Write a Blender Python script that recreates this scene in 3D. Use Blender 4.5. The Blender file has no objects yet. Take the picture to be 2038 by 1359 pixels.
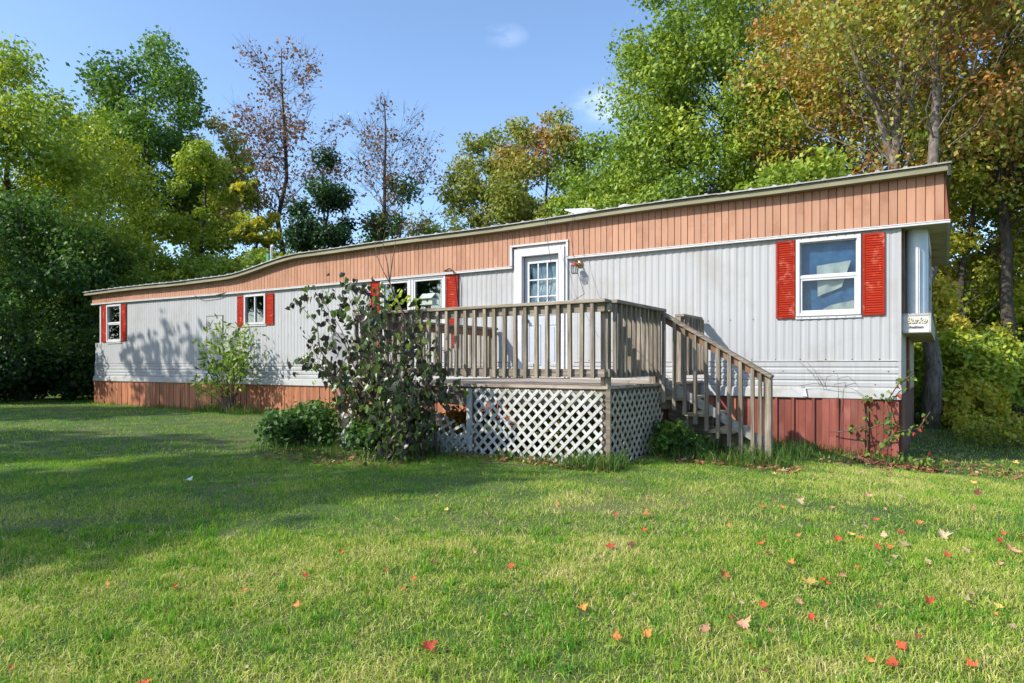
import bpy, math, random
import numpy as np
from mathutils import Vector, Matrix
R = math.radians
SC = bpy.context.scene
COL = SC.collection

# ---------------------------------------------------------------- camera, sky, sun
CX, CY, CZ = 0.482, -9.994, 1.08
cd = bpy.data.cameras.new('camera'); cam = bpy.data.objects.new('camera', cd); COL.objects.link(cam)
cam.location = (CX, CY, CZ); cam.rotation_euler = (R(90), 0, R(32.59))
cd.sensor_width = 36; cd.lens = 23.85; cd.shift_y = 0.0233; cd.clip_start = 0.05; cd.clip_end = 3000
SC.camera = cam
SUN_TO = Vector((-.70, -1.0, .91)).normalized()
EL = math.asin(SUN_TO.z); ROT = math.atan2(SUN_TO.x, SUN_TO.y)
w = bpy.data.worlds.new('World'); SC.world = w; w.use_nodes = True
nt = w.node_tree; nt.nodes.clear()
def N(t, typ, **k):
    n = t.nodes.new(typ)
    for a, b in k.items(): setattr(n, a, b)
    return n
sky = N(nt, 'ShaderNodeTexSky', sky_type='NISHITA', sun_disc=False, sun_elevation=EL, sun_rotation=ROT)
sky.air_density = 1.0; sky.dust_density = 0.9; sky.ozone_density = 3.6; sky.altitude = 0
bg = N(nt, 'ShaderNodeBackground'); bg.inputs[1].default_value = 0.15
out = N(nt, 'ShaderNodeOutputWorld')
tc = N(nt, 'ShaderNodeTexCoord')
nz = N(nt, 'ShaderNodeTexNoise'); nz.inputs['Scale'].default_value = 16; nz.inputs['Detail'].default_value = 7; nz.inputs['Roughness'].default_value = .6
mp = N(nt, 'ShaderNodeMapping'); mp.inputs['Scale'].default_value = (1, 1, 2.2)
nt.links.new(tc.outputs['Generated'], mp.inputs[0]); nt.links.new(mp.outputs[0], nz.inputs[0])
def wdir(px, py):
    X = (px-1019)/1350; Z = (727-py)/1350; c, s = .8426, .5386
    return Vector((X*c-s, X*s+c, Z)).normalized()
prev = None
for (px, py, sx, dens) in ((1207, 208, 22, .5), (1006, 71, 38, .20)):     # two small fair-weather clouds
    d = wdir(px, py)
    sub = N(nt, 'ShaderNodeVectorMath', operation='SUBTRACT'); sub.inputs[1].default_value = d
    nt.links.new(tc.outputs['Generated'], sub.inputs[0])
    sc2 = N(nt, 'ShaderNodeVectorMath', operation='MULTIPLY'); sc2.inputs[1].default_value = (sx, sx, sx*2.0)
    nt.links.new(sub.outputs[0], sc2.inputs[0])
    ln = N(nt, 'ShaderNodeVectorMath', operation='LENGTH'); nt.links.new(sc2.outputs[0], ln.inputs[0])
    a = N(nt, 'ShaderNodeMath', operation='SUBTRACT'); a.inputs[0].default_value = 1.25; nt.links.new(ln.outputs['Value'], a.inputs[1])
    b = N(nt, 'ShaderNodeMath', operation='MULTIPLY', use_clamp=True); b.inputs[1].default_value = 1.0; nt.links.new(a.outputs[0], b.inputs[0])
    m0 = N(nt, 'ShaderNodeMapRange'); m0.inputs[1].default_value = .36; m0.inputs[2].default_value = .70; nt.links.new(nz.outputs[0], m0.inputs[0])
    c_ = N(nt, 'ShaderNodeMath', operation='MULTIPLY', use_clamp=True); nt.links.new(b.outputs[0], c_.inputs[0]); nt.links.new(m0.outputs[0], c_.inputs[1])
    e = N(nt, 'ShaderNodeMath', operation='MULTIPLY', use_clamp=True); e.inputs[1].default_value = dens; nt.links.new(c_.outputs[0], e.inputs[0])
    if prev is None: prev = e
    else:
        s_ = N(nt, 'ShaderNodeMath', operation='ADD', use_clamp=True); nt.links.new(prev.outputs[0], s_.inputs[0]); nt.links.new(e.outputs[0], s_.inputs[1]); prev = s_
mixw = N(nt, 'ShaderNodeMix', data_type='RGBA')
nt.links.new(prev.outputs[0], mixw.inputs[0]); nt.links.new(sky.outputs[0], mixw.inputs[6]); mixw.inputs[7].default_value = (6.6, 7.2, 8.4, 1)
nt.links.new(mixw.outputs[2], bg.inputs[0]); nt.links.new(bg.outputs[0], out.inputs[0])
sd = bpy.data.lights.new('sun', 'SUN'); sd.energy = 3.4; sd.angle = R(.55); sd.color = (1, .95, .86)
so = bpy.data.objects.new('sun', sd); COL.objects.link(so); so.rotation_euler = (-SUN_TO).to_track_quat('-Z', 'Y').to_euler()
SC.view_settings.view_transform = 'Standard'; SC.view_settings.look = 'None'
SC.view_settings.exposure = 0.9; SC.view_settings.gamma = 1.0
try: SC.view_settings.use_curve_mapping = False
except Exception: pass
SC.cycles.max_bounces = 6; SC.cycles.transparent_max_bounces = 12
SC.cycles.use_denoising = True

# ---------------------------------------------------------------- helpers
def bearing(px, Y):
    """a spot Y metres out along a compass bearing"""
    X = (px-1019)/1350*Y
    return X*.8426-Y*.5386+CX, X*.5386+Y*.8426+CY
def ss(x, a, b):
    t = np.clip((np.asarray(x, float)-a)/(b-a), 0, 1); return t*t*(3-2*t)
_tab = np.random.RandomState(5).rand(256, 256)
def vnoise(x, y, s):
    x = np.asarray(x, float)*s; y = np.asarray(y, float)*s
    xi = np.floor(x).astype(int); yi = np.floor(y).astype(int); fx = x-xi; fy = y-yi
    fx = fx*fx*(3-2*fx); fy = fy*fy*(3-2*fy)
    g = lambda a, b: _tab[a % 256, b % 256]
    return (g(xi, yi)*(1-fx)+g(xi+1, yi)*fx)*(1-fy)+(g(xi, yi+1)*(1-fx)+g(xi+1, yi+1)*fx)*fy
def gz(x, y):
    x = np.asarray(x, float); y = np.asarray(y, float)
    z = -.24*ss(x, -2.2, 1.4)*ss(y, -4.2, -.6)
    z = z+.035*(vnoise(x, y, .7)-.5)+.02*(vnoise(x+40, y, 2.1)-.5)
    return z+.25*ss(y, 9, 18)*ss(x, -2, 4)
def G(x, y): return float(gz(x, y))

def tag(o, label=None, cat=None, group=None, kind=None):
    if label: o['label'] = label
    if cat: o['category'] = cat
    if group: o['group'] = group
    if kind: o['kind'] = kind
    return o
def setpar(o, p):
    o.parent = p; o.matrix_parent_inverse = Matrix.Translation(-Vector(p.get('_org', p.location)))
def empty(name, loc, parent=None):
    o = bpy.data.objects.new(name, None); COL.objects.link(o); o.empty_display_size = .2
    o.location = loc
    if parent: setpar(o, parent)
    return o
def mesh_np(name, V, F, mat=None, parent=None, smooth=False, tint=None, nper=None):
    """V (n,3), F (m,k) array"""
    me = bpy.data.meshes.new(name); V = np.asarray(V, np.float32); F = np.asarray(F, np.int32)
    me.vertices.add(len(V)); me.vertices.foreach_set('co', V.ravel())
    m, k = F.shape
    me.loops.add(m*k); me.loops.foreach_set('vertex_index', F.ravel())
    me.polygons.add(m); me.polygons.foreach_set('loop_start', np.arange(m, dtype=np.int32)*k)
    try: me.polygons.foreach_set('loop_total', np.full(m, k, np.int32))
    except Exception: pass
    if smooth: me.polygons.foreach_set('use_smooth', np.ones(m, bool))
    if tint is not None:
        at = me.attributes.new('tint', 'FLOAT', 'POINT'); at.data.foreach_set('value', np.asarray(tint, np.float32))
    me.update(calc_edges=True)
    o = bpy.data.objects.new(name, me); COL.objects.link(o)
    if mat: me.materials.append(mat)
    if parent: setpar(o, parent)
    return o
class MB:
    def __init__(s): s.v = []; s.f = []; s.sm = []
    def add(s, vs, fs, smooth=False):
        n = len(s.v); s.v += [tuple(v) for v in vs]; s.f += [tuple(i+n for i in f) for f in fs]; s.sm += [smooth]*len(fs); return s
    def box(s, x0, x1, y0, y1, z0, z1):
        vs = [(x, y, z) for z in (z0, z1) for y in (y0, y1) for x in (x0, x1)]
        return s.add(vs, [(0, 2, 3, 1), (4, 5, 7, 6), (0, 1, 5, 4), (2, 6, 7, 3), (0, 4, 6, 2), (1, 3, 7, 5)])
    def beam(s, a, b, w, h, up=(0, 0, 1), ch=0):
        a = Vector(a); b = Vector(b); d = (b-a).normalized(); u = Vector(up); sx = d.cross(u).normalized(); u = sx.cross(d).normalized()
        pr = [(-w/2, -h/2), (w/2, -h/2), (w/2, h/2), (-w/2, h/2)]
        vs = [a+sx*p+u*q for p, q in pr]+[b+sx*p+u*q for p, q in pr]
        return s.add(vs, [(0, 1, 2, 3), (7, 6, 5, 4), (0, 4, 5, 1), (1, 5, 6, 2), (2, 6, 7, 3), (3, 7, 4, 0)])
    def prism(s, poly, axis, a, b):
        """poly of 2-D points extruded along axis 0/1/2 from a to b"""
        n = len(poly)
        def P(p, t):
            q = list(p); q.insert(axis, t); return tuple(q)
        vs = [P(p, a) for p in poly]+[P(p, b) for p in poly]
        fs = [tuple(range(n))[::-1], tuple(range(n, 2*n))]+[(i, (i+1) % n, (i+1) % n+n, i+n) for i in range(n)]
        return s.add(vs, fs)
    def tube(s, pts, rad, n=6, cap=True):
        pts = [Vector(p) for p in pts]; m = len(pts)
        if not hasattr(rad, '__len__'): rad = [rad]*m
        vs = []; ref = Vector((.31, .77, .55))
        for i, p in enumerate(pts):
            d = (pts[min(i+1, m-1)]-pts[max(i-1, 0)]).normalized()
            a = d.cross(ref); a = a.normalized() if a.length > 1e-4 else d.orthogonal().normalized(); b = d.cross(a)
            for k in range(n):
                t = 2*math.pi*k/n; vs.append(p+(a*math.cos(t)+b*math.sin(t))*rad[i])
        fs = [(i*n+k, i*n+(k+1) % n, (i+1)*n+(k+1) % n, (i+1)*n+k) for i in range(m-1) for k in range(n)]
        if cap: fs += [tuple(range(n))[::-1], tuple(range((m-1)*n, m*n))]
        return s.add(vs, fs, True)
    def lathe(s, prof, c, axis=(0, 0, 1), n=20):
        ax = Vector(axis).normalized(); a = ax.orthogonal().normalized(); b = ax.cross(a); c = Vector(c); vs = []
        for r, h in prof:
            for k in range(n):
                t = 2*math.pi*k/n; vs.append(c+ax*h+(a*math.cos(t)+b*math.sin(t))*r)
        m = len(prof)
        fs = [(i*n+k, i*n+(k+1) % n, (i+1)*n+(k+1) % n, (i+1)*n+k) for i in range(m-1) for k in range(n)]
        return s.add(vs, fs, True)
    def build(s, name, mat, parent=None, bevel=0):
        me = bpy.data.meshes.new(name); me.from_pydata([tuple(v) for v in s.v], [], s.f); me.update()
        if any(s.sm): me.polygons.foreach_set('use_smooth', s.sm)
        o = bpy.data.objects.new(name, me); COL.objects.link(o)
        if mat: me.materials.append(mat)
        if parent: setpar(o, parent)
        if bevel:
            b = o.modifiers.new('b', 'BEVEL'); b.width = bevel; b.segments = 1; b.limit_method = 'ANGLE'
        return o
def copyobj(o, name=None):
    c = o.copy(); COL.objects.link(c)
    if name: c.name = name
    return c

# ---------------------------------------------------------------- materials
def lin(c): return tuple(((v/255+.055)/1.055)**2.4 if v/255 > .04045 else v/255/12.92 for v in c)+(1,)
def surf(name, c1, c2, scale=(4, 4, 4), rough=.7, detail=5, rnd=.12, bump=0., bscale=None, c3=None, s3=1.5, m3=(.5, .7), metal=0, spec=.4, coord='Object'):
    """two-tone grain, a third tone in patches (moss, rust, dirt), per-object variation of value"""
    m = bpy.data.materials.new(name); m.use_nodes = True; t = m.node_tree; p = t.nodes['Principled BSDF']
    tc = N(t, 'ShaderNodeTexCoord'); mp = N(t, 'ShaderNodeMapping'); mp.inputs['Scale'].default_value = scale
    t.links.new(tc.outputs[coord], mp.inputs[0])
    oi = N(t, 'ShaderNodeObjectInfo')
    sh = N(t, 'ShaderNodeVectorMath', operation='MULTIPLY_ADD'); sh.inputs[1].default_value = (37, 23, 51)
    cmb = N(t, 'ShaderNodeCombineXYZ')
    for i in range(3): t.links.new(oi.outputs['Random'], cmb.inputs[i])
    t.links.new(cmb.outputs[0], sh.inputs[0]); t.links.new(mp.outputs[0], sh.inputs[2])
    n1 = N(t, 'ShaderNodeTexNoise'); n1.inputs['Scale'].default_value = 1; n1.inputs['Detail'].default_value = detail; n1.inputs['Roughness'].default_value = .62
    t.links.new(sh.outputs[0], n1.inputs[0])
    mr = N(t, 'ShaderNodeMapRange'); mr.inputs[1].default_value = .3; mr.inputs[2].default_value = .7; t.links.new(n1.outputs[0], mr.inputs[0])
    mx = N(t, 'ShaderNodeMix', data_type='RGBA'); mx.inputs[6].default_value = c1; mx.inputs[7].default_value = c2; t.links.new(mr.outputs[0], mx.inputs[0])
    col = mx.outputs[2]
    if c3:
        n2 = N(t, 'ShaderNodeTexNoise'); n2.inputs['Scale'].default_value = s3; n2.inputs['Detail'].default_value = 6; n2.inputs['Roughness'].default_value = .65
        if coord == 'Object':
            sh2 = N(t, 'ShaderNodeVectorMath', operation='MULTIPLY_ADD'); sh2.inputs[1].default_value = (11, 31, 17)
            t.links.new(cmb.outputs[0], sh2.inputs[0]); t.links.new(tc.outputs['Object'], sh2.inputs[2]); t.links.new(sh2.outputs[0], n2.inputs[0])
        else: t.links.new(tc.outputs[coord], n2.inputs[0])
        m2 = N(t, 'ShaderNodeMapRange'); m2.inputs[1].default_value = m3[0]; m2.inputs[2].default_value = m3[1]; t.links.new(n2.outputs[0], m2.inputs[0])
        mx2 = N(t, 'ShaderNodeMix', data_type='RGBA'); mx2.inputs[7].default_value = c3
        t.links.new(m2.outputs[0], mx2.inputs[0]); t.links.new(col, mx2.inputs[6]); col = mx2.outputs[2]
    if rnd:
        hs = N(t, 'ShaderNodeHueSaturation'); r2 = N(t, 'ShaderNodeMapRange'); r2.inputs[3].default_value = 1-rnd; r2.inputs[4].default_value = 1+rnd
        t.links.new(oi.outputs['Random'], r2.inputs[0]); t.links.new(r2.outputs[0], hs.inputs['Value']); t.links.new(col, hs.inputs['Color']); col = hs.outputs[0]
    t.links.new(col, p.inputs['Base Color']); p.inputs['Roughness'].default_value = rough; p.inputs['Metallic'].default_value = metal
    p.inputs['Specular IOR Level'].default_value = spec
    if bump:
        n3 = n1
        if bscale:
            n3 = N(t, 'ShaderNodeTexNoise'); n3.inputs['Scale'].default_value = bscale; n3.inputs['Detail'].default_value = 4; t.links.new(tc.outputs['Object'], n3.inputs[0])
        bp = N(t, 'ShaderNodeBump'); bp.inputs['Strength'].default_value = bump; bp.inputs['Distance'].default_value = .01
        t.links.new(n3.outputs[0], bp.inputs['Height']); t.links.new(bp.outputs[0], p.inputs['Normal'])
    return m
WG1, WG2, WG3 = (.085, .062, .045, 1), (.37, .315, .25, 1), (.17, .15, .075, 1)
woodx = surf('weathered_wood_x', WG1, WG2, (3, 60, 60), .9, rnd=.22, bump=.5, c3=WG3, s3=2.2, m3=(.5, .75))
woody = surf('weathered_wood_y', WG1, WG2, (60, 3, 60), .9, rnd=.22, bump=.5, c3=WG3, s3=2.2, m3=(.5, .75))
woodz = surf('weathered_wood_z', WG1, WG2, (60, 60, 3), .9, rnd=.25, bump=.5, c3=WG3, s3=2.0, m3=(.48, .72))
woodb = surf('brown_wood', (.13, .06, .035, 1), (.30, .17, .10, 1), (40, 6, 6), .85, rnd=.2, bump=.4, c3=(.2, .18, .15, 1))
deckw = surf('deck_wood', (.24, .19, .14, 1), (.46, .39, .31, 1), (3, 40, 40), .85, rnd=.18, bump=.4, c3=(.16, .12, .09, 1), s3=3)
deckd = surf('deck_frame_wood', (.10, .08, .06, 1), (.24, .20, .15, 1), (4, 30, 30), .9, rnd=.15, bump=.3)
treadw = surf('tread_wood', (.24, .2, .12, 1), (.42, .36, .23, 1), (8, 30, 30), .85, rnd=.15, bump=.3)
lattm = surf('lattice_white', (.38, .38, .36, 1), (.52, .52, .50, 1), (6, 6, 6), .75, rnd=.1, c3=(.25, .26, .17, 1), s3=3.2, m3=(.48, .72))
siding = surf('white_metal_siding', (.335, .338, .345, 1), (.415, .418, .42, 1), (24, 2, .45), .5, rnd=0, spec=.3, c3=(.30, .285, .26, 1), s3=1.3, m3=(.5, .82))
beltm = surf('white_belt_trim', (.36, .36, .35, 1), (.44, .44, .43, 1), (2, 2, 8), .5, rnd=.06, c3=(.25, .22, .15, 1), s3=2.6, m3=(.5, .78))
trimw = surf('white_trim_paint', (.47, .47, .48, 1), (.56, .56, .57, 1), (5, 5, 5), .5, rnd=.03, c3=(.50, .48, .43, 1), s3=3, m3=(.58, .8))
fasm = surf('tan_metal_plank', (.365, .175, .100, 1), (.435, .230, .142, 1), (14, 14, 1.2), .55, rnd=.08, c3=(.25, .095, .045, 1), s3=1.7, m3=(.5, .8), bump=.12)
fasback = surf('rust_backing', (.16, .06, .03, 1), (.22, .09, .05, 1), rough=.8)
fasrust = surf('rusty_end_plank', (.42, .14, .08, 1), (.30, .07, .04, 1), (20, 20, 2), .6, rnd=.05)
skirt_o = surf('tan_skirting', (.30, .105, .045, 1), (.40, .165, .085, 1), (14, 14, 1.5), .6, rnd=.28, c3=(.20, .07, .05, 1), s3=2.5, m3=(.52, .75))
skirt_r = surf('maroon_skirting', (.155, .034, .022, 1), (.245, .070, .045, 1), (12, 12, 1.5), .6, rnd=.24, c3=(.32, .12, .09, 1), s3=3, m3=(.55, .8))
roofm = surf('galvanised_roof', (.30, .31, .32, 1), (.42, .42, .42, 1), (3, 3, 3), .5, rnd=.12, spec=.3, c3=(.20, .15, .09, 1), s3=4, m3=(.5, .72))
lipm = surf('cream_roof_edge', (.155, .145, .085, 1), (.24, .225, .14, 1), (1.5, 6, 10), .7, rnd=0, c3=(.17, .10, .045, 1), s3=5, m3=(.62, .8))
rustm = surf('rust', (.14, .035, .018, 1), (.20, .06, .03, 1), rough=.85)
redm = surf('red_shutter_paint', (.27, .015, .006, 1), (.35, .028, .010, 1), (4, 4, 40), .7, rnd=.08, spec=.08, c3=(.50, .17, .11, 1), s3=9, m3=(.55, .74), bump=.1)
plym = surf('beige_plywood', (.42, .33, .19, 1), (.52, .43, .27, 1), (4, 4, 4), .7, rnd=.05, c3=(.26, .16, .08, 1), s3=2.5, m3=(.5, .75))
screwm = surf('screw_head', (.03, .03, .03, 1), (.06, .05, .05, 1), rough=.6)
bluegrey = surf('blue_grey_metal', (.42, .52, .60, 1), (.55, .62, .68, 1), (3, 3, 2), .4, rnd=0, c3=(.62, .62, .62, 1), s3=2)
doorm = surf('door_paint', (.38, .41, .45, 1), (.44, .47, .51, 1), (4, 4, 4), .45, rnd=0)
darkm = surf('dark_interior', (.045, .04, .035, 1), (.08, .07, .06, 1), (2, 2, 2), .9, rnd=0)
blacks = surf('black_plastic', (.012, .012, .012, 1), (.03, .03, .03, 1), rough=.6)
brassm = surf('aged_brass', (.35, .2, .08, 1), (.5, .33, .16, 1), rough=.35, metal=.8)
redcap = surf('red_cap', (.45, .05, .03, 1), (.35, .04, .03, 1), rough=.4)
skyrefl = surf('blue_sky_reflection', (.035, .14, .36, 1), (.10, .27, .50, 1), (6, 6, 6), .9, rnd=0, c3=(.025, .09, .27, 1), s3=3.5, m3=(.5, .7), bump=.6)  # sky reflection painted as blue on a sheet behind the glass
paperm = surf('white_cloth', (.62, .62, .58, 1), (.75, .75, .72, 1), (12, 12, 12), .9, rnd=.03, bump=.7)
dishm = surf('grey_dish', (.16, .16, .165, 1), (.22, .22, .22, 1), rough=.5)
barkm = surf('grey_bark', (.05, .04, .032, 1), (.28, .235, .19, 1), (18, 18, 5), .95, rnd=.12, bump=1., detail=7)
barkd = surf('dark_bark', (.035, .028, .022, 1), (.09, .075, .06, 1), (14, 14, 3), .95, rnd=.15, bump=.8)
twigm = surf('twig', (.07, .045, .035, 1), (.14, .10, .08, 1), (20, 20, 4), .9, rnd=.1)
greenm = surf('green_metal', (.05, .25, .12, 1), (.08, .32, .16, 1), rough=.5)
pipem = surf('white_pipe', (.6, .62, .65, 1), (.7, .72, .74, 1), rough=.4)
terram = surf('orange_cap', (.45, .16, .08, 1), (.36, .11, .05, 1), rough=.7)
birdm = surf('birdhouse_paint', (.33, .40, .32, 1), (.42, .47, .40, 1), rough=.6)
def glassmat():
    m = bpy.data.materials.new('window_glass'); m.use_nodes = True; t = m.node_tree; t.nodes.remove(t.nodes['Principled BSDF'])
    o = t.nodes['Material Output']; a = N(t, 'ShaderNodeBsdfTransparent'); a.inputs[0].default_value = (.82, .86, .86, 1)
    g = N(t, 'ShaderNodeBsdfGlossy'); g.inputs['Roughness'].default_value = .02
    tcn = N(t, 'ShaderNodeTexCoord'); nn = N(t, 'ShaderNodeTexNoise'); nn.inputs['Scale'].default_value = 2.5; t.links.new(tcn.outputs['Object'], nn.inputs[0])
    bp = N(t, 'ShaderNodeBump'); bp.inputs['Strength'].default_value = .05; bp.inputs['Distance'].default_value = .02; t.links.new(nn.outputs[0], bp.inputs['Height']); t.links.new(bp.outputs[0], g.inputs['Normal'])
    f = N(t, 'ShaderNodeFresnel'); f.inputs[0].default_value = 1.6
    mm = N(t, 'ShaderNodeMath', operation='MULTIPLY_ADD', use_clamp=True); mm.inputs[1].default_value = .5; mm.inputs[2].default_value = .0; t.links.new(f.outputs[0], mm.inputs[0])
    x = N(t, 'ShaderNodeMixShader'); t.links.new(mm.outputs[0], x.inputs[0]); t.links.new(a.outputs[0], x.inputs[1]); t.links.new(g.outputs[0], x.inputs[2]); t.links.new(x.outputs[0], o.inputs[0])
    return m
glassm = glassmat()
def leafmat(name, stops, trans=.35, rough=.5):
    m = bpy.data.materials.new(name); m.use_nodes = True; t = m.node_tree; p = t.nodes['Principled BSDF']; o = t.nodes['Material Output']
    at = N(t, 'ShaderNodeAttribute', attribute_name='tint'); r = N(t, 'ShaderNodeValToRGB'); cr = r.color_ramp
    while len(cr.elements) > 1: cr.elements.remove(cr.elements[-1])
    for i, (pos, c) in enumerate(stops):
        e = cr.elements[0] if i == 0 else cr.elements.new(pos)
        e.position = pos; e.color = tuple(c)+(1,)
    t.links.new(at.outputs['Fac'], r.inputs[0]); t.links.new(r.outputs[0], p.inputs['Base Color'])
    p.inputs['Roughness'].default_value = rough; p.inputs['Specular IOR Level'].default_value = .35
    tr = N(t, 'ShaderNodeBsdfTranslucent'); hs = N(t, 'ShaderNodeHueSaturation'); hs.inputs['Saturation'].default_value = 1.1; hs.inputs['Value'].default_value = 1.35
    t.links.new(r.outputs[0], hs.inputs['Color']); t.links.new(hs.outputs[0], tr.inputs[0])
    x = N(t, 'ShaderNodeMixShader'); x.inputs[0].default_value = trans
    t.links.new(p.outputs[0], x.inputs[1]); t.links.new(tr.outputs[0], x.inputs[2]); t.links.new(x.outputs[0], o.inputs[0])
    return m
GR, YG, YE, OR, RD, BR, DG = (.085, .165, .03), (.30, .39, .05), (.56, .54, .07), (.50, .20, .06), (.36, .05, .035), (.26, .14, .075), (.04, .10, .028)
L_green = leafmat('leaves_green', [(0, DG), (.4, GR), (.75, (.15, .26, .035)), (1, YG)])
L_ygreen = leafmat('leaves_yellow_green', [(0, (.06, .13, .022)), (.35, (.19, .29, .04)), (.7, (.36, .44, .06)), (1, YE)])
L_yellow = leafmat('leaves_yellow', [(0, (.14, .19, .03)), (.4, (.32, .33, .04)), (.75, YE), (1, (.55, .33, .06))])
L_orange = leafmat('leaves_orange_green', [(0, (.07, .16, .025)), (.3, (.24, .30, .045)), (.55, (.42, .36, .07)), (.72, (.42, .22, .06)), (.9, OR), (1, (.42, .10, .04))])
L_olive = leafmat('leaves_olive', [(0, (.07, .13, .03)), (.4, (.23, .28, .05)), (.7, (.38, .34, .08)), (.92, (.40, .22, .07)), (1, RD)])
L_red = leafmat('leaves_red', [(0, (.14, .03, .02)), (.6, RD), (1, (.30, .12, .05))])
L_brown = leafmat('leaves_brown', [(0, (.09, .055, .035)), (.6, BR), (1, (.26, .13, .06))])
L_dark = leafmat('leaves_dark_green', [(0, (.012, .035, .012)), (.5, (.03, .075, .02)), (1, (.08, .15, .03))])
L_purple = leafmat('leaves_purple_dark', [(0, (.045, .034, .026)), (.25, (.065, .07, .038)), (.5, (.07, .105, .04)), (.8, (.12, .18, .05)), (1, (.22, .30, .055))], trans=.25, rough=.32)
L_grass = leafmat('grass_blades', [(0, (.055, .21, .015)), (.28, (.16, .34, .025)), (.55, (.36, .45, .05)), (.8, (.58, .54, .17)), (1, (.76, .64, .34))], trans=.3, rough=.7)
L_litter = leafmat('leaf_litter', [(0, (.10, .05, .03)), (.5, (.26, .09, .05)), (.8, (.38, .20, .10)), (1, (.45, .34, .18))], trans=.1, rough=.8)
L_weed = leafmat('weeds', [(0, (.03, .08, .015)), (.5, (.08, .17, .025)), (.8, (.2, .22, .05)), (1, (.30, .24, .12))])

# ---------------------------------------------------------------- ground
def axis(lo, hi, step, far):
    a = list(np.arange(lo, hi+.01, step)); s = step; x = hi
    while x < far: s *= 1.5; x += s; a.append(x)
    s = step; x = lo
    while x > -far: s *= 1.5; x -= s; a.insert(0, x)
    return np.array(a)
gx = axis(-26, 8, .2, 900); gy = axis(-12, 14, .2, 900)
XX, YY = np.meshgrid(gx, gy); ZZ = gz(XX, YY)
V = np.stack([XX, YY, ZZ], -1).reshape(-1, 3); nx, ny = len(gx), len(gy)
ii = (np.arange(ny-1)[:, None]*nx+np.arange(nx-1)[None, :]).ravel()
F = np.stack([ii, ii+1, ii+nx+1, ii+nx], 1)
soil = surf('lawn_soil', (.035, .070, .012, 1), (.09, .12, .028, 1), (3, 3, 3), .95, rnd=0, c3=(.15, .12, .06, 1), s3=.8, m3=(.5, .7), bump=.8, bscale=30)
ground = mesh_np('ground', V, F, soil, smooth=True); ground['kind'] = 'structure'

# ---------------------------------------------------------------- the mobile home
H = empty('mobile_home', (-10, 2.3, 0)); H['_org'] = (-10., 2.3, 0.)
tag(H, 'long low white mobile home with ribbed metal siding, tan upper band and red shutters', 'mobile home')
WZ0, WZ1 = .65, 2.86          # siding bottom and top
BELT, SEAM = .79, 1.14
XL, XR = -19.8, 0.
def roofz(x):
    x = float(x)
    return 3.19 + (3.50-3.19)*float(ss(x, -13.9, -11.1)) + .045*float(ss(x, -9, -1)) + .008*math.sin(x*1.3)
def trimz(x): return 2.85 if x > -4.8 else 2.775+.05*float(ss(-x, 12, 20))
wins = {'w1': (-19.44, -18.70, 1.74, 2.77), 'w2': (-13.285, -12.54, 2.03, 2.71), 'w3': (-8.98, -7.36, 1.42, 2.77),
        'w4': (-1.24, -.465, 1.76, 2.80), 'door': (-5.74, -4.86, .86, 3.05)}
def openings(xm):
    r = []
    for a, b, c, d in wins.values():
        if a-.0 < xm < b+.0: r.append((c, d))
    return sorted(r)
def corrugated(x0, x1, z0, z1, y, period=.107, amp=.0065, name='siding'):
    prof = [(0, 0), (.12, 0), (.2, -.6), (.30, -.8), (.38, -1), (.78, -1), (.9, -.2)]
    xs = []; k = 0
    while x0+k*period < x1:
        for f, d in prof: xs.append((x0+(k+f)*period, y+d*amp+amp))
        k += 1
    xs = [q for q in xs if q[0] <= x1]+[(x1, y)]
    m = MB()
    for (a, ya), (b, yb) in zip(xs, xs[1:]):
        z = z0 if not callable(z0) else z0(a)
        zt = z1(a) if callable(z1) else z1
        segs = []; cur = z
        for c, d in openings((a+b)/2):
            if c > cur: segs.append((cur, c))
            cur = max(cur, d)
        if cur < zt: segs.append((cur, zt))
        for c, d in segs: m.add([(a, ya, c), (b, yb, c), (b, yb, d), (a, ya, d)], [(0, 1, 2, 3)])
    return m
mb = corrugated(XL, XR, SEAM, lambda x: trimz(x)+.03 if not (-5.9 < x < -4.7) else 3.0, -.011)
mb.build('siding', siding, H)
# lower siding with horizontal ribs
mb = MB(); prof = []
for i in range(4):
    z = BELT+i*.0875; prof += [(0, z), (-.012, z+.012), (-.012, z+.060), (-.002, z+.074)]
prof.append((0, SEAM-.004))
xs = list(np.linspace(-20.15, 0, 60))
for a, b in zip(xs, xs[1:]):
    for (p, q), (r_, s_) in zip(prof, prof[1:]):
        if s_ > .86 and a > -5.76 and b < -4.84: continue
        mb.add([(a, p-.004, q), (b, p-.004, q), (b, r_-.004, s_), (a, r_-.004, s_)], [(0, 1, 2, 3)])
mb.build('lower_siding', siding, H)
mb = MB().box(-20.14, -5.9, -.022, .0, SEAM-.006, SEAM+.010).box(-4.7, 0, -.022, .0, SEAM-.006, SEAM+.010); mb.build('seam_strip', beltm, H)
# angled belt flashing in lengths
cuts = [-20.17, -16.4, -12.7, -9.0, -5.4, -3.1, -1.15, .01]
for i, (a, b) in enumerate(zip(cuts, cuts[1:])):
    y2 = -.05 if i % 2 else -.044
    MB().prism([(-.004, BELT+.004), (y2, BELT-.03), (y2-.012, WZ0+.004), (y2-.012, WZ0-.008), (-.002, WZ0-.004)], 0, a+.002, b-.002).build('belt_flashing', beltm, H)
MB().add([(-1.16, -.062, .66), (-1.10, -.08, .655), (-1.13, -.075, .79), (-1.35, -.062, .795)], [(0, 1, 2, 3)]).build('loose_flashing', trimw, H)
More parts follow.
